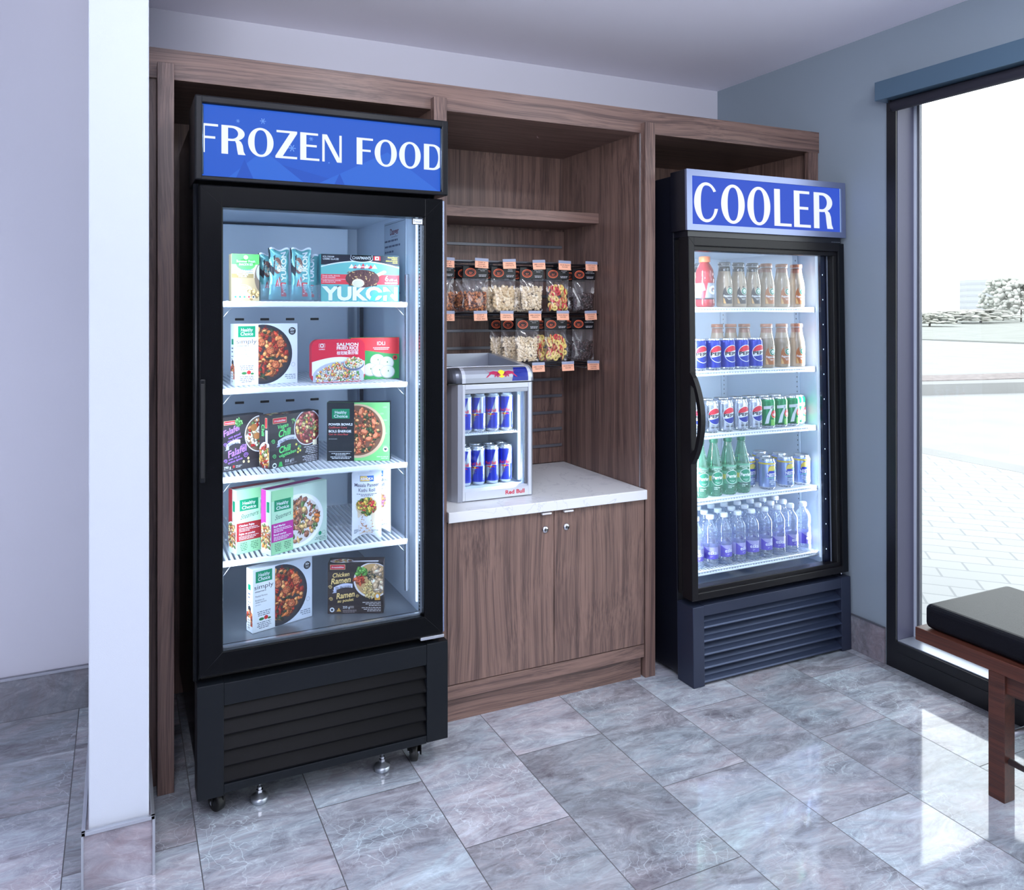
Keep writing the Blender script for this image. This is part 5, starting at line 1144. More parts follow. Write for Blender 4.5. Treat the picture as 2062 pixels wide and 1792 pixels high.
def lid_(q):
    y_ = [(2.431, 1.1075), (2.431, 1.124), (2.4345, 1.138), (2.443, 1.150), (2.456, 1.158), (2.470, 1.1605), (2.478, 1.1605), (2.478, 1.1075)]
    q.prism(y_, 1.083, 1.3265, SIL, 'yz'); q.prism(y_, 1.070, 1.083, SILL, 'yz'); q.prism(y_, 1.3265, 1.339, SILL, 'yz')
    # rounded dark end caps
    for sgn, xa, xb in ((1, 1.070, 1.016), (-1, 1.339, 1.355)):
        n = 8; prev = None
        for k in range(n):
            a0, a1 = PI / 2 * k / n, PI / 2 * (k + 1) / n; d_ = 0.055 if sgn > 0 else 0.02
            xx = lambda a: xa + (xb - xa) * math.sin(a); yo = lambda a: d_ * (1 - math.cos(a))
            va = [(xx(a0), min(y + yo(a0), 2.478 + d_) if y < 2.4779 else 2.478 + d_, z) for y, z in y_]; vb = [(xx(a1), min(y + yo(a1), 2.478 + d_) if y < 2.4779 else 2.478 + d_, z) for y, z in y_]
            m_ = len(y_); fs = [[i, (i + 1) % m_, (i + 1) % m_ + m_, i + m_] for i in range(m_)]
            q.add(va + vb, fs, SILD if sgn > 0 else SIL, True)
    q.prism([(2.478, 1.1075), (2.478, 1.1605), (2.770, 1.190), (2.782, 1.190), (2.782, 1.1075)], 1.016, 1.030, SILD, 'yz')
    q.prism([(2.478, 1.1075), (2.478, 1.1605), (2.770, 1.190), (2.782, 1.190), (2.782, 1.1075)], 1.332, 1.355, SIL, 'yz')
    q.box(1.030, 1.332, 2.768, 2.782, 1.1075, 1.190, SIL, 0.001); q.box(1.030, 1.332, 2.478, 2.768, 1.1075, 1.136, SIL)
    q.box(1.030, 1.332, 2.474, 2.479, 1.157, 1.162, SILL, 0.001)
    q.box(1.02, 1.35, 2.436, 2.78, 1.1035, 1.1075, RUB)
    arc = [(2.431, 1.1075), (2.431, 1.124), (2.4345, 1.138), (2.443, 1.150), (2.456, 1.158), (2.470, 1.1605)]
    Ls = [0]; 
    for i in range(5): Ls.append(Ls[-1] + math.dist(arc[i], arc[i + 1]))
    def fm(u, v, e):
        v = min(max(v, 0), Ls[-1] - 1e-6)
        for i in range(5):
            if v <= Ls[i + 1]: break
        t_ = (v - Ls[i]) / (Ls[i + 1] - Ls[i]); y = arc[i][0] + (arc[i + 1][0] - arc[i][0]) * t_; z = arc[i][1] + (arc[i + 1][1] - arc[i][1]) * t_
        dy, dz = arc[i + 1][0] - arc[i][0], arc[i + 1][1] - arc[i][1]; L_ = math.hypot(dy, dz); e += 0.0006
        return (u, y - dz / L_ * e, z + dy / L_ * e)
    class ArtV(Art):
        def poly(s, pts, m, layer=1):
            ys = [p[1] for p in pts]; cuts = [c for c in Ls if min(ys) < c < max(ys)]; lo = -1
            for c in cuts + [9]:
                p2 = hclip(hclip(pts, 0, -1, -lo), 0, 1, c); lo = c
                if len(p2) >= 3: Art.poly(s, p2, m, layer)
    A = ArtV(q, fm); BL = mat('logo_blue_gloss', (32, 50, 150), 0.12, metal=0.2, coat=0.5)
    A.poly([(1.262, 0.003), (1.3265, 0.003), (1.3265, 0.056), (1.275, 0.056)], BL, 1)
    bulls(A, 1.222, 0.030, 0.048, (178, 34, 84), (248, 216, 50), 2)
fixn(part('lid_tray', lid_, FX))
ords = ['leftmost', 'second from the left', 'third from the left', 'rightmost']
k = 0
for (zz, yy, rown, xs) in ((0.9285, 2.502, 'upper shelf of small fridge, front row', (1.112, 1.165, 1.219, 1.273)), (0.742, 2.502, 'floor of small fridge, front row', (1.110, 1.162, 1.216, 1.270)), (0.742, 2.558, 'floor of small fridge, back row', (1.120, 1.175, 1.228, 1.281)), (0.9285, 2.558, 'upper shelf of small fridge, back row', (1.114, 1.168, 1.222, 1.276))):
    for i, x in enumerate(xs):
        lb = 'blue energy drink can, %s, %s' % (rown, ords[i]); rz = (0.10, -0.15, 0.12, 0.2)[i] + (0.1 if zz < 0.8 else 0)
        if k == 0: ENERGY.location = (x, yy, zz); ENERGY.rotation_euler = (0, 0, rz); ENERGY['label'] = lb; ENERGY['group'] = 'energy drink cans in the small fridge'
        else: dup(ENERGY, (x, yy, zz), (0, 0, rz), lb, 'energy drink cans in the small fridge')
        k += 1
area('small_fridge_led', (1.306, 2.456, 0.905), 0.012, 1.1, (0.85, 0.94, 1.0), (1.18, 2.62, 0.9), 0.3)

# ================================================================== snack bags on display hooks
def nut_mesh(q, kind, w_, h_, d_, seed):
    R = random.Random(seed)
    if kind == 'trail': cs = [mat('nut_brown', (168, 98, 60), 0.5), mat('nut_orange', (206, 132, 80), 0.45), mat('nut_dark', (92, 52, 44), 0.5)]; s = (0.0042, 0.0026, 0.0062); n = 420
    elif kind == 'chip': cs = [mat('nut_cream', (232, 212, 176), 0.5), mat('nut_cream_dark', (220, 194, 152), 0.5)]; s = (0.0066, 0.0056, 0.0066); n = 230
    elif kind == 'peanut': cs = [mat('nut_cream', (232, 212, 176), 0.5), mat('nut_pale', (242, 226, 198), 0.5)]; s = (0.0040, 0.0034, 0.0054); n = 460
    elif kind == 'choc': cs = [mat('chocolate', (58, 36, 36), 0.22), mat('chocolate_b', (44, 28, 30), 0.25)]; s = (0.0066, 0.0056, 0.0076); n = 150
    else: cs = None
    if cs:
        for i in range(n):
            u = R.uniform(-1, 1); v = R.uniform(0, 1); prof = 1 - abs(u) ** 4; bot = (1 - (1 - min(1, v * 3)) ** 2)
            x = u * (w_ / 2 - 0.009) * (0.94 + 0.06 * v); y = R.uniform(-1, 0.4) * (d_ / 2 - s[1]) * prof * max(0.35, bot) * (1 - 0.4 * v); z = 0.008 + v * (h_ + R.uniform(-0.004, 0.002))
            M = Matrix.Rotation(R.uniform(0, PI), 4, 'Y') @ Matrix.Rotation(R.uniform(-0.5, 0.5), 4, 'X'); k = R.uniform(0.85, 1.12)
            q.ellipsoid((x, y, z), [a * k for a in s], R.choice(cs), M, 7, 5)
    else:
        cy = mat('peach_yellow', (240, 218, 130), 0.5); rd = mat('peach_red', (212, 72, 74), 0.4)
        for i in range(64):
            x = R.uniform(-1, 1) * (w_ / 2 - 0.015); z = 0.014 + R.uniform(0, 1) * (h_ - 0.006); y = R.uniform(-1, 0.5) * (d_ / 2 - 0.006)
            M = Matrix.Translation((x, y, z)) @ Matrix.Rotation(PI / 2 + R.uniform(-0.5, 0.5), 4, 'X') @ Matrix.Rotation(R.choice([0, 0, 0.9, -1.0]) + R.uniform(-0.2, 0.2), 4, 'Y')
            r0, r1 = 0.0115, 0.0032; a, b = (cy, rd) if R.random() < 0.6 else (rd, cy)
            q.lathe([(r1, 0.0), (r1, 0.0026), (r0 * 0.9, 0.0030), (r0, 0.0018), (r0, 0.0)], [a, a, a, a], 16, M, cap0=False, cap1=False)
            q.lathe([(r0, 0.0), (r0, -0.0018), (r0 * 0.9, -0.0030), (r1, -0.0026), (r1, 0.0)], [b, b, b, b], 16, M, cap0=False, cap1=False)
ORNG = (226, 108, 72)
def snack_bag(kind, label, x, y, ztop, lines, seed, fill=0.075, w_=0.105):
    """ztop: top of the header card; bag hangs below"""
    H = 0.173; zb = ztop - H
    t = thing('snack_bag', label, 'snack bag', (x, y, zb), 0, 'snack bags on the display hooks')
    q = MB(); q.box(-w_ / 2, w_ / 2, -0.0035, 0.0035, H - 0.045, H, mat('black_card', (12, 13, 19), 0.28, spec=0.35), 0.0008, seg=1)
    A = Art(q, lambda u, v, e: (u, -0.0035 - e, v)); cz = H - 0.024; cx = -w_ * 0.20
    A.ell(cx, cz, 0.0225, 0.0160, ORNG, 1, 28); A.ell(cx, cz, 0.0195, 0.0130, (30, 28, 34), 2, 28); A.ell(cx, cz, 0.0165, 0.0105, ORNG, 3, 26); A.ell(cx, cz, 0.0155, 0.0095, (34, 30, 36), 4, 26)
    A.fine(cx - 0.009, cz - 0.001, cx + 0.009, 2, 0.005, ORNG, 5, 3, al='c')
    for i, s_ in enumerate(lines): A.text(s_, w_ * 0.27, H - 0.013 - i * 0.0058, 0.0030, (230, 230, 236), 2, 'c', 0.02)
    A.fine(w_ * 0.08, H - 0.034, w_ * 0.46, 2, 0.005, (200, 200, 208), 2, 4, al='c')
    q.build('header_card', t, False)
    q = MB(); nut_mesh(q, kind, w_, fill, 0.034, seed); c = q.build('contents', t, False); c['kind'] = 'stuff'
    q = MB(); nu, nv = 14, 20; R = random.Random(seed); ph = [R.uniform(0, 6) for _ in range(6)]
    def P(u, v, s_):
        a = u * 2 - 1; hb = H - 0.044; full = (1 - (v * hb / hb)) ; bul = 0.022 * (1 - abs(a) ** 2.6) * (math.sin(min(1, (1 - v) * 1.25) * PI * 0.5) ** 0.8) * (1 - (1 - min(1, v * 7)) ** 2)
        wr = 0.0018 * math.sin(a * 9 + v * 11 + ph[0]) * (1 - abs(a)) + 0.0012 * math.sin(a * 21 - v * 17 + ph[1]) * (1 - a * a)
        return (a * w_ / 2 * (0.97 + 0.05 * math.sin(v * 3 + ph[2])), s_ * (bul + 0.0006) + wr * min(1, (1 - v) * 5), v * hb)
    for s_ in (-1, 1):
        vs = [P(i / nu, j / nv, s_) for j in range(nv + 1) for i in range(nu + 1)]
        q.add(vs, [[j * (nu + 1) + i, j * (nu + 1) + i + 1, (j + 1) * (nu + 1) + i + 1, (j + 1) * (nu + 1) + i] for j in range(nv) for i in range(nu)], FILM, True)
    q.build('clear_bag', t, False); return t
LN = {'trail': ('SWEET & SAVOURY', 'TRAIL MIX'), 'chip': ('ORIGINAL', 'CHIP NUTS'), 'peanut': ('JUMBO COCKTAIL', 'PEANUTS'), 'peach': ('SOUR PEACH', 'SLICES'), 'choc': ('CHOCOLATE', 'COVERED ALMONDS')}
DSC = {'trail': 'brown trail mix', 'chip': 'pale round chip nuts', 'peanut': 'pale peanuts', 'peach': 'red and yellow peach rings', 'choc': 'dark chocolate almonds'}
row1 = [('trail', 1.083, 'cut off by the post'), ('trail', 1.2225, 'whole'), ('chip', 1.340, ''), ('peanut', 1.4635, ''), ('peach', 1.582, ''), ('choc', 1.7015, '')]
for i, (k, x, note) in enumerate(row1):
    snack_bag(k, 'front bag of %s, upper snack row%s' % (DSC[k], ', ' + note if note else ''), x, 2.655 + (0.0 if i != 4 else 0.004), 1.526, LN[k], 10 + i, 0.065 if k in ('trail', 'choc') else 0.090)
for i, (k, x) in enumerate((('peanut', 1.4445), ('peach', 1.571), ('choc', 1.6975))):
    snack_bag(k, 'front bag of %s in the lower snack row' % DSC[k], x, 2.655, 1.328, LN[k], 30 + i, 0.070 if k == 'choc' else 0.092)
for n_, (k, x, y, zt, nm) in enumerate((('trail', 1.215, 2.705, 1.524, 'bag of brown trail mix directly behind the front one, upper row'), ('trail', 1.195, 2.755, 1.523, 'rearmost bag of brown trail mix, its dark card edge showing left, upper row'),
        ('chip', 1.322, 2.715, 1.522, 'bag of pale round chip nuts behind the front one, upper row'), ('peanut', 1.448, 2.715, 1.522, 'bag of pale peanuts behind the front one, upper row'),
        ('choc', 1.692, 2.715, 1.522, 'bag of dark chocolate almonds behind the front one, upper row'),
        ('peanut', 1.410, 2.712, 1.327, 'second bag of pale peanuts from the front, lower row'), ('peanut', 1.385, 2.765, 1.327, 'third bag of pale peanuts from the front, lower row'),
        ('peach', 1.557, 2.712, 1.326, 'bag of peach rings behind the front one, lower row'), ('choc', 1.682, 2.712, 1.326, 'bag of dark chocolate almonds behind the front one, lower row'))):
    snack_bag(k, nm, x, y, zt, LN[k], 50 + n_, 0.070 if k in ('trail', 'choc') else 0.090)

TAGC = (250, 184, 152)
hooks = [(1, (1.098, 1.237, 1.352, 1.481, 1.598, 1.722), 1.553), (2, (1.098, 1.231, 1.342, 1.464, 1.589, 1.718), 1.356), (3, (1.479, 1.612, 1.731), 1.156)]
kinds_by = {1: ['trail', 'trail', 'chip', 'peanut', 'peach', 'choc'], 2: ['trail', 'trail', 'chip', 'peanut', 'peach', 'choc'], 3: ['peanut', 'peach', 'choc']}
WIRE = mat('dark_wire', (34, 36, 44), 0.35, metal=0.6)
TN = {'trail': ('SWEET &', 'SAVOURY', 'TRAIL MIX'), 'chip': ('ORIGINAL', 'CHIP NUTS'), 'peanut': ('JUMBO COCKTAIL', 'PEANUTS'), 'peach': ('SOUR PEACH', 'SLICES'), 'choc': ('CHOCOLATE', 'COVERED', 'ALMONDS')}
RN = {1: 'top', 2: 'middle', 3: 'lowest'}
R = random.Random(2)
for rw, xs, zt in hooks:
    q = MB(); q.tube([(1.0, 2.885, zt - 0.012), (1.762, 2.885, zt - 0.012)], 0.004, WIRE, 8)
    for xb in (1.05, 1.40, 1.72): q.box(xb - 0.008, xb + 0.008, 2.885, 2.9095, zt - 0.022, zt + 0.004, WIRE)
    if rw != 9: q.tube([(1.0 if rw < 3 else 1.40, 2.640, zt - 0.014), (1.762, 2.640, zt - 0.014)], 0.0028, WIRE, 8); q.tube([(1.758, 2.64, zt - 0.014), (1.758, 2.885, zt - 0.012)], 0.0028, WIRE, 6); q.tube([(1.0 if rw < 3 else 1.40, 2.64, zt - 0.014), (1.0 if rw < 3 else 1.40, 2.885, zt - 0.012)], 0.0028, WIRE, 6)
    tag(q.build('display_rail'), 'dark wire display rail on the slatwall carrying the %s row of price tags' % RN[rw], 'rail', 'snack display rails')
    for i, x in enumerate(xs):
        k = kinds_by[rw][i]; nm = DSC[k] + (' nearest the left post' if (k == 'trail' and i == 0) else '')
        t = thing('peg_hook', 'peg hook with orange tag for %s, %s tag row' % (nm, RN[rw]), 'hook', (x, 2.63, zt - 0.02), 0, 'peg hooks with orange price tags')
        q = MB(); q.tube([(x - 0.012, 2.886, zt - 0.026), (x - 0.012, 2.668, zt - 0.0285), (x - 0.012, 2.660, zt - 0.026)], 0.0022, STEEL, 7); q.tube([(x, 2.886, zt - 0.006), (x, 2.632, zt - 0.006)], 0.0016, STEEL, 6); q.build('wire', t)
        tl = R.uniform(-0.05, 0.05); q = MB(); M = Matrix.Translation((x, 2.630, zt)) @ Matrix.Rotation(-0.12, 4, 'X') @ Matrix.Rotation(tl, 4, 'Y')
        q.box(-0.028, 0.028, -0.001, 0.002, -0.009, 0.0, ACRY, 0, M); q.box(-0.0275, 0.0275, -0.0005, 0.0005, -0.036, -0.003, col(TAGC), 0, M)
        q.box(-0.028, 0.028, -0.0022, -0.001, -0.010, 0.001, mat('tag_holder', (150, 158, 182), 0.3), 0, M)
        A = Art(q, lambda u, v, e: tuple(M @ Vector((u, -0.0006 - e, v))))
        for j, s_ in enumerate(TN[k]): A.text(s_, 0, -0.0165 - j * 0.0075 - (0.002 if len(TN[k]) < 3 else 0), 0.0040, (110, 62, 56), 2, 'c', 0.015, w=min(0.044, 0.0042 * len(s_)))
        q.build('price_tag', t)

# ================================================================== upright cooler (right); it leans back one degree on its levelling feet
PITCH = math.radians(-1.0)
CO = Vector((2.27, 2.203, 0.0))
CL = thing('display_cooler', 'black glass-door drinks cooler with a lit blue COOLER sign', 'cooler', CO, 0)
CL.rotation_euler = (PITCH, 0, 0)
CM = Matrix.Translation(CO) @ Matrix.Rotation(PITCH, 4, 'X')
def cpart(name, fn, parent=None, fix=False):
    q = MB(); fn(q); o = q.build(name, parent or CL, False)
    return fixn(o) if fix else o
DKB = mat('cooler_side_enamel', (16, 18, 28), 0.32)
def csh(q):
    q.box(-0.391, -0.348, 0.088, 0.655, 0.022, 1.862, DKB, 0.002); q.box(0.352, 0.385, 0.088, 0.655, 0.022, 1.862, DKB, 0.002)
    q.box(-0.348, 0.352, 0.628, 0.655, 0.022, 1.862, DKB); q.box(-0.348, 0.352, 0.088, 0.628, 1.612, 1.862, DKB); q.box(-0.348, 0.352, 0.088, 0.628, 0.022, 0.318, DKB)
cpart('cabinet_shell', csh)
def cli(q):
    q.box(-0.348, -0.345, 0.088, 0.627, 0.32, 1.611, LINERW); q.box(0.349, 0.352, 0.088, 0.627, 0.32, 1.611, LINERW); q.box(-0.348, 0.352, 0.618, 0.6275, 0.32, 1.611, LINERW)
    q.box(-0.348, 0.352, 0.088, 0.6275, 1.608, 1.6118, LINERW); q.box(-0.345, 0.349, 0.088, 0.618, 0.3185, 0.330, STEELD)
cpart('inner_liner', cli)
for x, y, nx in ((-0.30, 0.612, 0), (0.322, 0.612, 0), (0.3435, 0.20, 1), (-0.3445, 0.20, 1)):
    def pl(q):
        if nx: q.box(min(x, x + 0.004), max(x, x + 0.004), y - 0.010, y + 0.010, 0.34, 1.60, LINERW)
        else: q.box(x - 0.014, x + 0.014, y, y + 0.005, 0.34, 1.60, LINERW)
        for k in range(60):
            z = 0.36 + k * 0.0205
            if nx: q.box(x - 0.0004, x, y - 0.0015, y + 0.0015, z, z + 0.006, RUB)
            else: q.box(x - 0.0015, x + 0.0015, y - 0.0004, y, z, z + 0.006, RUB)
    cpart('shelf_standard', pl)
CS = [1.373, 1.129, 0.888, 0.642, 0.375]
for z in CS:
    def sh(q):
        q.tube([(-0.338, 0.105, z - 0.0038), (0.342, 0.105, z - 0.0038)], 0.0038, SHELFW, 8); q.tube([(-0.338, 0.104, z - 0.0155), (0.342, 0.104, z - 0.0155)], 0.0042, SHELFW, 8)
        q.tube([(-0.338, 0.605, z - 0.0025), (0.342, 0.605, z - 0.0025)], 0.0025, SHELFW, 8)
        q.tube([(-0.338, 0.34, z - 0.0045), (0.342, 0.34, z - 0.0045)], 0.002, SHELFW, 6)
        k = -0.334
        while k < 0.342: q.box(k - 0.0014, k + 0.0014, 0.106, 0.604, z - 0.0028, z, SHELFW); q.box(k - 0.0046, k + 0.0046, 0.1035, 0.1065, z - 0.016, z - 0.003, SHELFW); k += 0.0135
        for xx in (-0.338, 0.342): q.tube([(xx, 0.105, z - 0.009), (xx, 0.605, z - 0.004)], 0.003, SHELFW, 6)
    cpart('shelf', sh)
cpart('led_strip', lambda q: (q.box(0.3455, 0.3485, 0.092, 0.100, 0.35, 1.59, LEDS), q.box(-0.3445, -0.3415, 0.092, 0.100, 0.35, 1.59, LEDS)))
def cdo(q):
    B = BRONZE
    q.box(-0.395, -0.366, 0.0, 0.055, 0.311, 1.628, B, 0.003); q.box(0.362, 0.395, 0.0, 0.055, 0.311, 1.628, BLACKM, 0.003)
    q.box(-0.37, 0.366, 0.0, 0.055, 1.594, 1.628, B, 0.003); q.box(-0.37, 0.366, 0.0, 0.055, 0.311, 0.338, B, 0.003)
    q.box(-0.372, 0.366, 0.010, 0.050, 1.578, 1.596, B, 0.002); q.box(-0.372, 0.366, 0.010, 0.050, 0.334, 0.352, B, 0.002)
    q.box(0.346, 0.364, 0.012, 0.050, 0.338, 1.594, RUB, 0.002); q.box(-0.368, -0.358, 0.012, 0.050, 0.338, 1.594, B, 0.002)
    for x0, x1 in ((-0.388, -0.345), (0.352, 0.388)): q.box(x0, x1, 0.055, 0.087, 0.318, 1.622, RUB, 0.004)
    q.box(-0.345, 0.352, 0.055, 0.087, 1.608, 1.622, RUB); q.box(-0.345, 0.352, 0.055, 0.087, 0.318, 0.332, RUB)
    q.tube([(-0.394, -0.0002, 1.627), (-0.366, -0.0002, 1.596)], 0.0005, RUB, 5)
CD = cpart('door', cdo)
q = MB(); q.box(-0.358, 0.346, 0.034, 0.038, 0.352, 1.578, GLASS); q.build('glass_pane', CD, False)
def frit(q):
    q.box(0.306, 0.346, 0.0385, 0.050, 0.352, 1.578, mat('glass_edge_frit', (14, 18, 40), 0.15)); q.box(0.333, 0.339, 0.0325, 0.034, 0.352, 1.578, mat('door_gasket_grey', (96, 104, 120), 0.4))
    for k in range(12): q.box(0.3145, 0.3165, 0.037, 0.0385, 0.40 + k * 0.1, 0.405 + k * 0.1, LED)  # glowing dots stand in for LED reflections in the glass edge
cpart('edge_trim', frit, CD)
def han(q):
    n = 18; x0, x1 = -0.396, -0.376; z0_, z1_ = 0.806, 1.134; o = []; i_ = []
    for k in range(n + 1):
        t_ = k / n; z = z0_ + (z1_ - z0_) * t_; s_ = math.sin(PI * t_) ** 0.75; o.append((-0.004 - 0.054 * s_, z)); i_.append((0.002 - 0.042 * math.sin(PI * t_) ** 0.9 if 0.12 < t_ < 0.88 else 0.002, z))
    for k in range(n):
        a, b, c, d = o[k], o[k + 1], i_[k + 1], i_[k]
        vs = [(x0, *a), (x0, *b), (x0, *c), (x0, *d), (x1, *a), (x1, *b), (x1, *c), (x1, *d)]
        q.add(vs, [[0, 1, 2, 3], [7, 6, 5, 4], [0, 4, 5, 1], [3, 2, 6, 7], [0, 3, 7, 4], [1, 5, 6, 2]], BRONZE)
cpart('handle', han, CD, True)
cpart('hinge', lambda q: (q.tube([(0.375, 0.02, 1.626), (0.375, 0.02, 1.652)], 0.004, CH, 8), q.tube([(0.375, 0.02, 0.292), (0.375, 0.02, 0.312)], 0.004, CH, 8), q.box(0.335, 0.385, 0.01, 0.05, 1.632, 1.635, STEEL)))
CSG = cpart('sign_box', lambda q: (q.box(-0.402, 0.402, 0.004, 0.088, 1.650, 1.872, DKB, 0.002), q.box(-0.388, 0.388, 0.01, 0.088, 1.629, 1.650, DKB)))
def cfr(q):
    x0, x1, z0_, z1_ = -0.402, 0.402, 1.650, 1.872; a, b, c, d = -0.377, 0.380, 1.6725, 1.8485
    for P in ([(x0, z0_), (x1, z0_), (b, c), (a, c)], [(x0, z1_), (a, d), (b, d), (x1, z1_)], [(x0, z0_), (a, c), (a, d), (x0, z1_)], [(x1, z0_), (x1, z1_), (b, d), (b, c)]):
        q.prism(P, -0.004, 0.006, SIGNF, 'xz')
cpart('sign_frame', cfr, CSG, True)
q = MB(); q.box(-0.377, 0.374, 0.0, 0.0038, 1.6725, 1.8485, CBLUE); q.box(0.374, 0.379, 0.001, 0.0038, 1.6725, 1.8485, mat('lit_edge_slit', (150, 178, 214), 0.5, emit=1.0)); A = Art(q, lambda u, v, e: (u, -e, v), (-0.376, 1.6735, 0.373, 1.8475))
for ch, a, b, s_ in (('C', -0.363, -0.256, 0.031), ('O', -0.240, -0.126, 0.031), ('O', -0.113, 0.002, 0.031), ('L', 0.022, 0.111, 0.030), ('E', 0.124, 0.213, 0.030), ('R', 0.230, 0.334, 0.030)):
    glyph(A, ch, a, b, 1.684, 1.8265, CWHITE, 3, s_)
q.build('lit_panel', CSG, False)
CG = cpart('grille_frame', lambda q: (q.box(-0.393, -0.342, 0.0, 0.088, 0.001, 0.289, BLUEB, 0.002), q.box(0.352, 0.404, 0.0, 0.088, 0.001, 0.292, BLUEB, 0.002),
    q.box(-0.342, 0.352, 0.001, 0.088, 0.252, 0.2905, BLUEB, 0.001), q.box(-0.342, 0.352, 0.06, 0.088, 0.02, 0.252, RUB)))
LOUV = mat('cooler_louvre_satin', (50, 60, 84), 0.36, metal=0.55)
for z in (0.205, 0.1555, 0.1075, 0.0595, 0.0105):
    P = [(0.050, z + 0.046), (0.046, z + 0.047), (0.020, z + 0.018), (0.004, z + 0.008), (0.0005, z + 0.004), (0.002, z + 0.0005), (0.012, z + 0.001), (0.030, z + 0.012)]
    cpart('louvre', lambda q: q.prism(P, -0.342, 0.352, LOUV, 'yz'), CG, True)
def clamp_world(v): return CM @ Vector(v)
def clight(name, l, s, p, tgt, sy):
    o = area(name, clamp_world(l), s, p, (0.88, 0.94, 1.0), clamp_world(tgt), sy, math.radians(115)); return o
clight('cooler_led', (-0.330, 0.100, 0.97), 0.02, 4.1, (0.05, 0.45, 0.97), 1.2)
clight('cooler_led', (0.335, 0.100, 0.97), 0.02, 4.1, (-0.05, 0.45, 0.97), 1.2)
area('cooler_led', clamp_world((0, 0.35, 1.60)), 0.5, 0.6, (0.88, 0.94, 1.0), clamp_world((0, 0.35, 0.5)), 0.1)

def place(proto, first, x, y, z, rz, label, group):
    loc = CM @ Vector((x, y, z)); rot = (Matrix.Rotation(PITCH, 3, 'X') @ Matrix.Rotation(rz - 0.34, 3, 'Z')).to_euler()
    if first: proto.location = loc; proto.rotation_euler = rot; proto['label'] = label; proto['group'] = group; return proto
    return dup(proto, loc, rot, label, group)

# --- cola cans
INK = (26, 28, 60)
def globe(A, cx, cz, r, ring_c, low, dark):
    A.ell(cx, cz, r, r, ring_c, 1, 40)
    m = 24
    for i in range(m):
        u0, u1 = -r * 0.92 + 1.84 * r * i / m, -r * 0.92 + 1.84 * r * (i + 1) / m; R_ = r * 0.93
        top = lambda u: math.sqrt(max(0, R_ * R_ - u * u)); f1 = lambda u: r * 0.30 + 0.10 * r * math.sin(u / r * 2.2); f2 = lambda u: -r * 0.30 + 0.10 * r * math.sin(u / r * 2.2 + 0.4)
        c1 = lambda u, f: min(f(u), top(u)); c2 = lambda u, f: max(f(u), -top(u))
        A.poly([(cx + u0, cz + c1(u0, f1)), (cx + u1, cz + c1(u1, f1)), (cx + u1, cz + top(u1)), (cx + u0, cz + top(u0))], (222, 56, 74), 2)
        A.poly([(cx + u0, cz - top(u0)), (cx + u1, cz - top(u1)), (cx + u1, cz + c2(u1, f2)), (cx + u0, cz + c2(u0, f2))], low, 2)
    A.text('PEPSI', cx, cz - r * 0.17, r * 0.36, dark, 4, 'c', 0.035, w=r * 1.75)
COLA_B = mat('cola_blue_metal', (52, 66, 176), 0.28, metal=0.3)
def cola_blue(A): globe(A, 0.005, 0.063, 0.0335, (232, 236, 246), (44, 58, 160), (24, 26, 40))
def cola_silver(A):
    globe(A, 0.005, 0.064, 0.0325, (232, 236, 246), (44, 58, 150), (44, 46, 56)); A.text('DIET · DIÈTE', 0.003, 0.019, 0.0048, (50, 52, 60), 3, 'c', 0.02, w=0.036)
PB = can_thing('drink_can', 0.033, 0.122, COLA_B, 0.015, cola_blue)
for i, x in enumerate((-0.233, -0.161, -0.089, -0.018, 0.054)):
    place(PB, i == 0, x, 0.146, CS[1], 0.2, 'dark blue cola can on the second cooler shelf, %s' % (['leftmost', 'second from the left', 'middle one', 'fourth from the left', 'rightmost'][i]), 'dark blue cola cans on the second cooler shelf')
PS = can_thing('drink_can', 0.033, 0.122, mat('cola_silver_metal', (206, 212, 224), 0.24, metal=0.75), 0.015, cola_silver)
q1 = ['cut off by the frame', 'second from the left', 'third from the left', 'fourth from the left', 'beside the green cans']
for i, x in enumerate((-0.250, -0.176, -0.102, -0.027, 0.046)): place(PS, i == 0, x, 0.146, CS[2], 0.2, 'silver diet cola can, third cooler shelf, front row, %s' % q1[i], 'silver diet cola cans on the third cooler shelf')
for i, x in enumerate((-0.205, -0.130, -0.052, 0.024)): place(PS, False, x, 0.220, CS[2], 0.1 * i, 'silver diet cola can, third cooler shelf, second row, %s' % (['leftmost', 'second from the left', 'third from the left', 'rightmost'][i]), 'silver diet cola cans on the third cooler shelf')
GR7 = mat('lime_can_green', (26, 140, 88), 0.26, metal=0.3)
def lime(A):
    A.poly([(-0.022, 0.088), (0.018, 0.092), (0.018, 0.080), (-0.022, 0.076)], (222, 228, 232), 2); A.poly([(0.008, 0.088), (0.018, 0.092), (0.002, 0.050), (-0.004, 0.020), (-0.018, 0.018), (-0.010, 0.050)], (222, 228, 232), 2)
    A.poly([(-0.020, 0.014), (0.002, 0.018), (0.002, 0.013), (-0.020, 0.009)], (20, 70, 50), 2)
    A.ell(0.022, 0.056, 0.0155, 0.0165, (206, 226, 120), 3, 26); A.ell(0.022, 0.057, 0.0150, 0.0155, (220, 50, 62), 4, 26); A.text('up', 0.022, 0.051, 0.0125, (240, 244, 244), 5, 'c', 0.03)
    A.rect(0.006, 0.012, 0.026, 0.036, (120, 190, 90), 1)
    for k in range(6): A.ell(0.030 - k * 0.001, 0.078 + k * 0.006, 0.0014, 0.0014, (206, 220, 80), 3, 8)
P7 = can_thing('drink_can', 0.033, 0.122, GR7, 0.015, lime)
G7 = 'green lemon-lime cans on the third cooler shelf'
for i, x in enumerate((0.116, 0.185, 0.2535, 0.315)): place(P7, i == 0, x, (0.146, 0.148, 0.15, 0.176)[i], CS[2], (-0.1, 0.0, 0.0, 0.1)[i], 'green lemon-lime can, third cooler shelf, front row, %s' % (['leftmost', 'second from the left', 'third from the left', 'rightmost'][i]), G7)
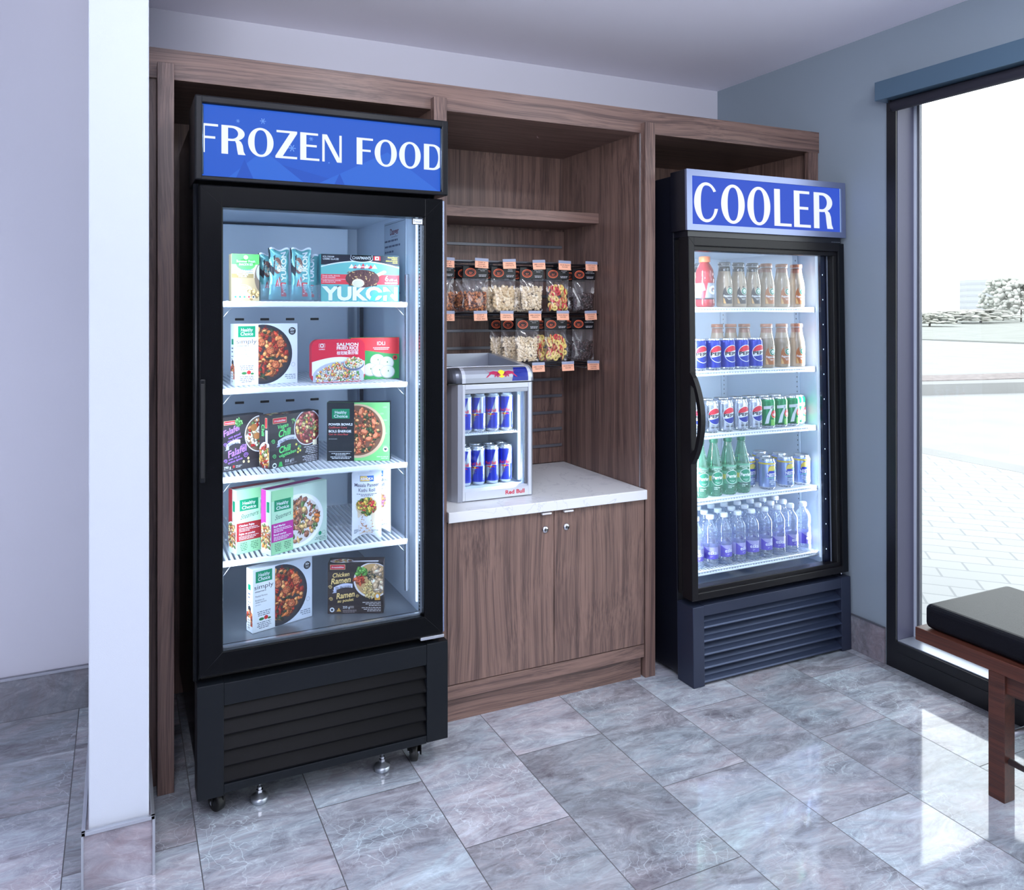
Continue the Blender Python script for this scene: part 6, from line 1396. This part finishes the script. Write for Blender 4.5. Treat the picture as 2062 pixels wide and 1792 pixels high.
for i, x in enumerate((0.096, 0.168, 0.240)): place(P7, False, x, 0.222, CS[2], 0.2, 'green lemon-lime can, third cooler shelf, second row, %s' % (['leftmost', 'middle', 'rightmost'][i]), G7)

# --- iced tea cans
TEA = mat('tea_can_blue', (156, 176, 224), 0.25, metal=0.6)
def tea(A):
    A.rect(-0.10, 0.101, 0.10, 0.107, (222, 196, 70), 1)
    A.ell(0.004, 0.078, 0.018, 0.019, (226, 206, 100), 2, 28); A.ring(0.004, 0.078, 0.018, 0.019, (206, 170, 60), 0.002, 3, 28)
    A.poly([(-0.016, 0.050), (0.026, 0.064), (0.026, 0.076), (-0.010, 0.076)], (48, 66, 176), 4); A.poly([(-0.020, 0.052), (0.030, 0.052), (0.030, 0.068), (-0.016, 0.068)], (48, 66, 176), 4.2)
    for k, (a, b) in enumerate(((0.014, 0.078), (0.024, 0.088), (0.027, 0.074))): A.poly([(a - 0.006, b - 0.003), (a, b + 0.004), (a + 0.007, b + 0.005), (a + 0.002, b - 0.004)], (50, 160, 96), 5 + k * 0.2)
    A.text('NESTEA', 0.006, 0.053, 0.0125, (240, 244, 250), 6, 'c', 0.03, w=0.046)
    for i in range(8): A.poly([(-0.018 + i * 0.005, 0.044 + 0.0008 * i), (-0.013 + i * 0.005, 0.0448 + 0.0008 * i), (-0.013 + i * 0.005, 0.0468 + 0.0008 * i), (-0.018 + i * 0.005, 0.046 + 0.0008 * i)], (90, 190, 160), 5)
    A.fine(-0.010, 0.034, 0.020, 3, 0.006, (214, 224, 240), 3, 5, al='c')
PT = can_thing('drink_can', 0.033, 0.122, TEA, 0.015, tea); GT = 'pale blue iced tea cans on the fourth cooler shelf'
for i, (x, y, lb) in enumerate(((0.118, 0.150, 'front row, leftmost'), (0.218, 0.150, 'front row, middle'), (0.311, 0.152, 'front row, rightmost'), (0.075, 0.215, 'second row, leftmost beside the green bottles'),
        (0.165, 0.215, 'second row, middle'), (0.262, 0.222, 'second row, rightmost'), (0.120, 0.285, 'third row, left'), (0.225, 0.292, 'third row, right'))):
    place(PT, i == 0, x, y, CS[3], (0.1, 0.05, -0.15, 0.2, 0.4, 0.7, 0.3, 1.0)[i], 'pale blue iced tea can with yellow rim, %s' % lb, GT)

# --- glass coffee bottles
def coffee(name, neckm, capm, ink, h_=0.178, r=0.031):
    t = thing(name, 'bottle', 'bottle'); q = MB(); DR_ = mat('coffee_drink', (168, 150, 130), 0.16, coat=0.3)
    prof = [(0.024, 0.0), (0.029, 0.002), (r, 0.008), (r, 0.092), (0.0300, 0.104), (0.0272, 0.118), (0.0245, 0.130), (0.0228, 0.142), (0.0215, 0.152), (0.0212, 0.164)]
    q.lathe(prof, [DR_] * 6 + [DR_, neckm, neckm], 28)
    rf = lambda v: r if v < 0.092 else r - (v - 0.092) * 0.18
    A = wrapper(q, rf, 0.004)
    A.ell(0.000, 0.050, 0.020, 0.034, ink, 1, 30); A.rect(-0.020, 0.014, 0.020, 0.048, ink, 1.1); A.ell(0.012, 0.074, 0.020, 0.022, (168, 150, 130), 2, 26)
    A.poly([(-0.018, 0.015), (-0.008, 0.015), (-0.014, 0.034), (-0.019, 0.040)], (214, 170, 110), 3)
    A.ell(0.010, 0.064, 0.0135, 0.0135, (240, 244, 240), 4, 26); A.ell(0.010, 0.064, 0.0125, 0.0125, (24, 120, 88), 5, 26); A.ell(0.010, 0.064, 0.0080, 0.0080, (236, 242, 238), 6, 22); A.ell(0.010, 0.0635, 0.0030, 0.0038, (24, 120, 88), 7, 14); A.ell(0.010, 0.0635, 0.0022, 0.0030, (236, 242, 238), 8, 12)
    for s_ in (-1, 1):
        for k in range(3): A.poly([(0.010 + s_ * (0.0035 + k * 0.0013), 0.0575), (0.010 + s_ * (0.0041 + k * 0.0013), 0.0575), (0.010 + s_ * (0.0046 + k * 0.0010), 0.0665), (0.010 + s_ * (0.0040 + k * 0.0010), 0.0665)], (24, 120, 88), 7.5)
    A.poly([(0.0085, 0.069), (0.0115, 0.069), (0.010, 0.0725)], (236, 242, 238), 8)
    A.text('Frappuccino', 0.001, 0.041, 0.0085, (244, 246, 246), 9, 'c', 0.02, w=0.037, shear=0.1); A.fine(-0.006, 0.034, 0.016, 2, 0.004, (240, 240, 236), 9, 4, al='c')
    q.build('body', t, False)
    q = MB(); q.lathe([(0.0222, 0.164), (0.0235, 0.166), (0.0235, 0.176), (0.0215, h_), (0.0, h_)], capm, 28)
    q.lathe([(0.0232, 0.1615), (0.0240, 0.163), (0.0232, 0.1645)], ALU, 28); q.build('cap', t, False); return t
VAN = coffee('coffee_bottle', NECK, mat('coffee_cap_dark', (96, 100, 108), 0.25, metal=0.4), (66, 62, 66))
CAR = coffee('coffee_bottle', mat('coffee_sleeve_brown', (150, 104, 88), 0.3), mat('coffee_cap_brown', (168, 110, 84), 0.35), (176, 108, 66))
GC = 'bottled coffees in the cooler'
for i, x in enumerate((-0.150, -0.092, -0.020, 0.054)):
    y = (0.225, 0.15, 0.15, 0.15)[i]
    place(VAN, i == 0, x, y, CS[0], 0.05, ['dark-capped bottled coffee half hidden behind the red sports drink', 'clear-necked bottled coffee with dark label, first right of the sports drink', 'clear-necked bottled coffee with dark label, middle of the three in front', 'clear-necked bottled coffee with dark label, directly beside the first brown-necked one'][i], GC)
for i, x in enumerate((0.128, 0.212, 0.293)): place(CAR, i == 0, x, 0.15, CS[0], 0.05, 'brown-necked bottled coffee, top cooler shelf, %s of three in front' % ['left', 'middle', 'right'][i], GC)
place(CAR, False, 0.185, 0.225, CS[0], 0.3, 'brown-necked bottled coffee standing behind the front ones on the top cooler shelf', GC)
for i, x in enumerate((0.125, 0.208, 0.291)): place(CAR, False, x, 0.15, CS[1], 0.05, 'brown-necked bottled coffee in front on the second cooler shelf, %s of three' % ['left', 'middle', 'right'][i], GC)
for i, x in enumerate((-0.030, 0.042, 0.115)): place(CAR, False, x, 0.262, CS[1], 0.3, 'brown-necked bottled coffee behind the dark blue cola cans, %s of three' % ['left', 'middle', 'right'][i], GC)

# --- sports drink
t = thing('sports_drink_bottle', 'red sports drink bottle with orange cap at the left of the top cooler shelf', 'bottle'); q = MB(); RD = mat('red_sports_drink', (160, 52, 60), 0.15, coat=0.4)
q.lathe([(0.028, 0.0), (0.034, 0.004), (0.036, 0.010), (0.036, 0.030), (0.0345, 0.034), (0.0345, 0.094), (0.036, 0.098), (0.036, 0.112), (0.033, 0.118), (0.0345, 0.128), (0.032, 0.146), (0.024, 0.164), (0.0185, 0.172), (0.0185, 0.176)], RD, 30)
A = wrapper(q, lambda v: 0.0352, 0.004); A.rect(-0.11, 0.034, 0.11, 0.094, (150, 154, 166), 1); A.rect(-0.11, 0.024, 0.11, 0.036, (52, 54, 62), 2)
A.poly([(-0.028, 0.034), (-0.014, 0.034), (-0.002, 0.094), (-0.018, 0.094), (-0.010, 0.066), (-0.024, 0.062)], (176, 44, 60), 3); A.text('G', 0.018, 0.052, 0.030, (240, 242, 246), 4, 'c', 0.05); A.poly([(0.020, 0.062), (0.026, 0.076), (0.022, 0.076), (0.018, 0.064)], (226, 96, 50), 5)
A.fine(-0.055, 0.086, -0.032, 8, 0.006, (120, 124, 134), 3, 5)
q.build('body', t, False); q = MB(); q.lathe([(0.0205, 0.176), (0.0215, 0.178), (0.0215, 0.196), (0.020, 0.198), (0.0, 0.198)], mat('orange_cap', (240, 128, 84), 0.4), 30); q.build('cap', t, False)
place(t, True, -0.188, 0.152, CS[0], 0.0, t['label'], 'bottles on the top cooler shelf')

# --- green sparkling water
def perrier():
    t = thing('sparkling_water_bottle', 'bottle', 'bottle'); q = MB()
    q.lathe([(0.020, 0.004), (0.027, 0.0), (0.031, 0.006), (0.0335, 0.020), (0.0335, 0.060), (0.0325, 0.085), (0.0335, 0.100), (0.0305, 0.125), (0.0235, 0.155), (0.0165, 0.185), (0.0140, 0.200), (0.0140, 0.204)], PETG, 30, cap1=False)
    A = wrapper(q, lambda v: 0.0338 if v < 0.105 else 0.0338 - (v - 0.105) * 0.18, 0.004); G = mat('label_green', (60, 150, 118), 0.35)
    A.rect(-0.105, 0.044, 0.105, 0.116, mat('label_pale_green', (112, 182, 150), 0.4), 1); A.rect(-0.06, 0.062, 0.105, 0.080, (196, 196, 110), 1.5)
    A.ell(0.004, 0.070, 0.026, 0.027, (236, 244, 240), 2, 34); A.ell(0.004, 0.070, 0.0242, 0.0252, G, 3, 34); A.text('Perrier', 0.004, 0.068, 0.0125, (240, 246, 244), 4, 'c', 0.04, w=0.043); A.fine(-0.010, 0.055, 0.018, 2, 0.004, (214, 236, 226), 4, 3, al='c')
    A.fine(-0.022, 0.108, 0.022, 3, 0.0045, (214, 236, 226), 3, 4, al='c'); A.fine(-0.012, 0.034, 0.012, 2, 0.006, (222, 240, 232), 1, 6)
    q.build('body', t, False); q = MB(); q.lathe([(0.0150, 0.204), (0.0165, 0.206), (0.0165, 0.219), (0.0150, 0.222), (0.0, 0.222)], mat('green_cap', (70, 140, 112), 0.4), 26); q.build('cap', t, False); return t
PR = perrier()
for i, x in enumerate((-0.226, -0.158, -0.087, -0.018)): place(PR, i == 0, x, 0.148, CS[3], 0.0, 'green sparkling water bottle on the fourth cooler shelf, %s' % ['cut off by the frame', 'second from the left', 'third from the left', 'beside the tea cans'][i], 'green sparkling water bottles on the fourth cooler shelf')

# --- still water
def water():
    t = thing('water_bottle', 'bottle', 'bottle'); q = MB()
    q.lathe([(0.022, 0.003), (0.027, 0.0), (0.030, 0.006), (0.030, 0.026), (0.0288, 0.030), (0.0288, 0.076), (0.0302, 0.080), (0.0302, 0.094), (0.0275, 0.104), (0.0300, 0.116), (0.0305, 0.130), (0.0285, 0.146), (0.021, 0.160), (0.0140, 0.168), (0.0128, 0.174), (0.0128, 0.178)], PET, 24, cap1=False)
    for zz in (0.010, 0.018, 0.112, 0.124, 0.138): q.lathe([(0.0300, zz - 0.0012), (0.0308, zz), (0.0300, zz + 0.0012)], PET, 24, cap0=False, cap1=False)
    q.build('body', t, False); q = MB(); A = wrapper(q, lambda v: 0.0292, 0.0035); V = mat('label_violet', (104, 92, 196), 0.35)
    L1 = mat('label_pale_violet', (168, 164, 214), 0.4)
    A.rect(-0.090, 0.030, 0.090, 0.075, L1, 1); A.poly([(-0.028, 0.075), (-0.028, 0.030), (0.030, 0.030), (0.030, 0.044), (-0.010, 0.062)], V, 2); A.rect(0.030, 0.030, 0.09, 0.046, V, 2)
    A.text('eska', 0.006, 0.047, 0.0145, (240, 242, 250), 4, 'c', 0.01, w=0.034); A.fine(-0.002, 0.040, 0.010, 2, 0.003, (220, 222, 240), 4, 4)
    q.build('label', t, False); q = MB(); q.lathe([(0.0143, 0.178), (0.0150, 0.180), (0.0150, 0.192), (0.0135, 0.1945), (0.0, 0.1945)], mat('white_cap', (236, 240, 248), 0.4), 22); q.build('cap', t, False); return t
WB = water(); on = ['leftmost', 'second', 'third', 'fourth', 'fifth', 'sixth', 'seventh', 'eighth', 'rightmost']; first = True
for rw, (y, xs, nm) in enumerate(((0.147, (-0.252, -0.181, -0.112, -0.042, 0.028, 0.098, 0.168, 0.238, 0.308), 'front'), (0.212, (-0.225, -0.153, -0.083, -0.013, 0.057, 0.127, 0.197, 0.267), 'second'), (0.278, (-0.20, -0.13, -0.06, 0.010, 0.080, 0.150, 0.220, 0.290), 'third'))):
    for i, x in enumerate(xs):
        pos = 'leftmost' if i == 0 else ('rightmost' if i == len(xs) - 1 else on[i] + ' from the left')
        place(WB, first, x, y, CS[4], (0.05, -0.3, 0.1, 0.3, -0.2)[(i + rw) % 5], 'clear water bottle with violet label, bottom cooler shelf, %s row, %s' % (nm, pos), 'water bottles on the bottom cooler shelf'); first = False
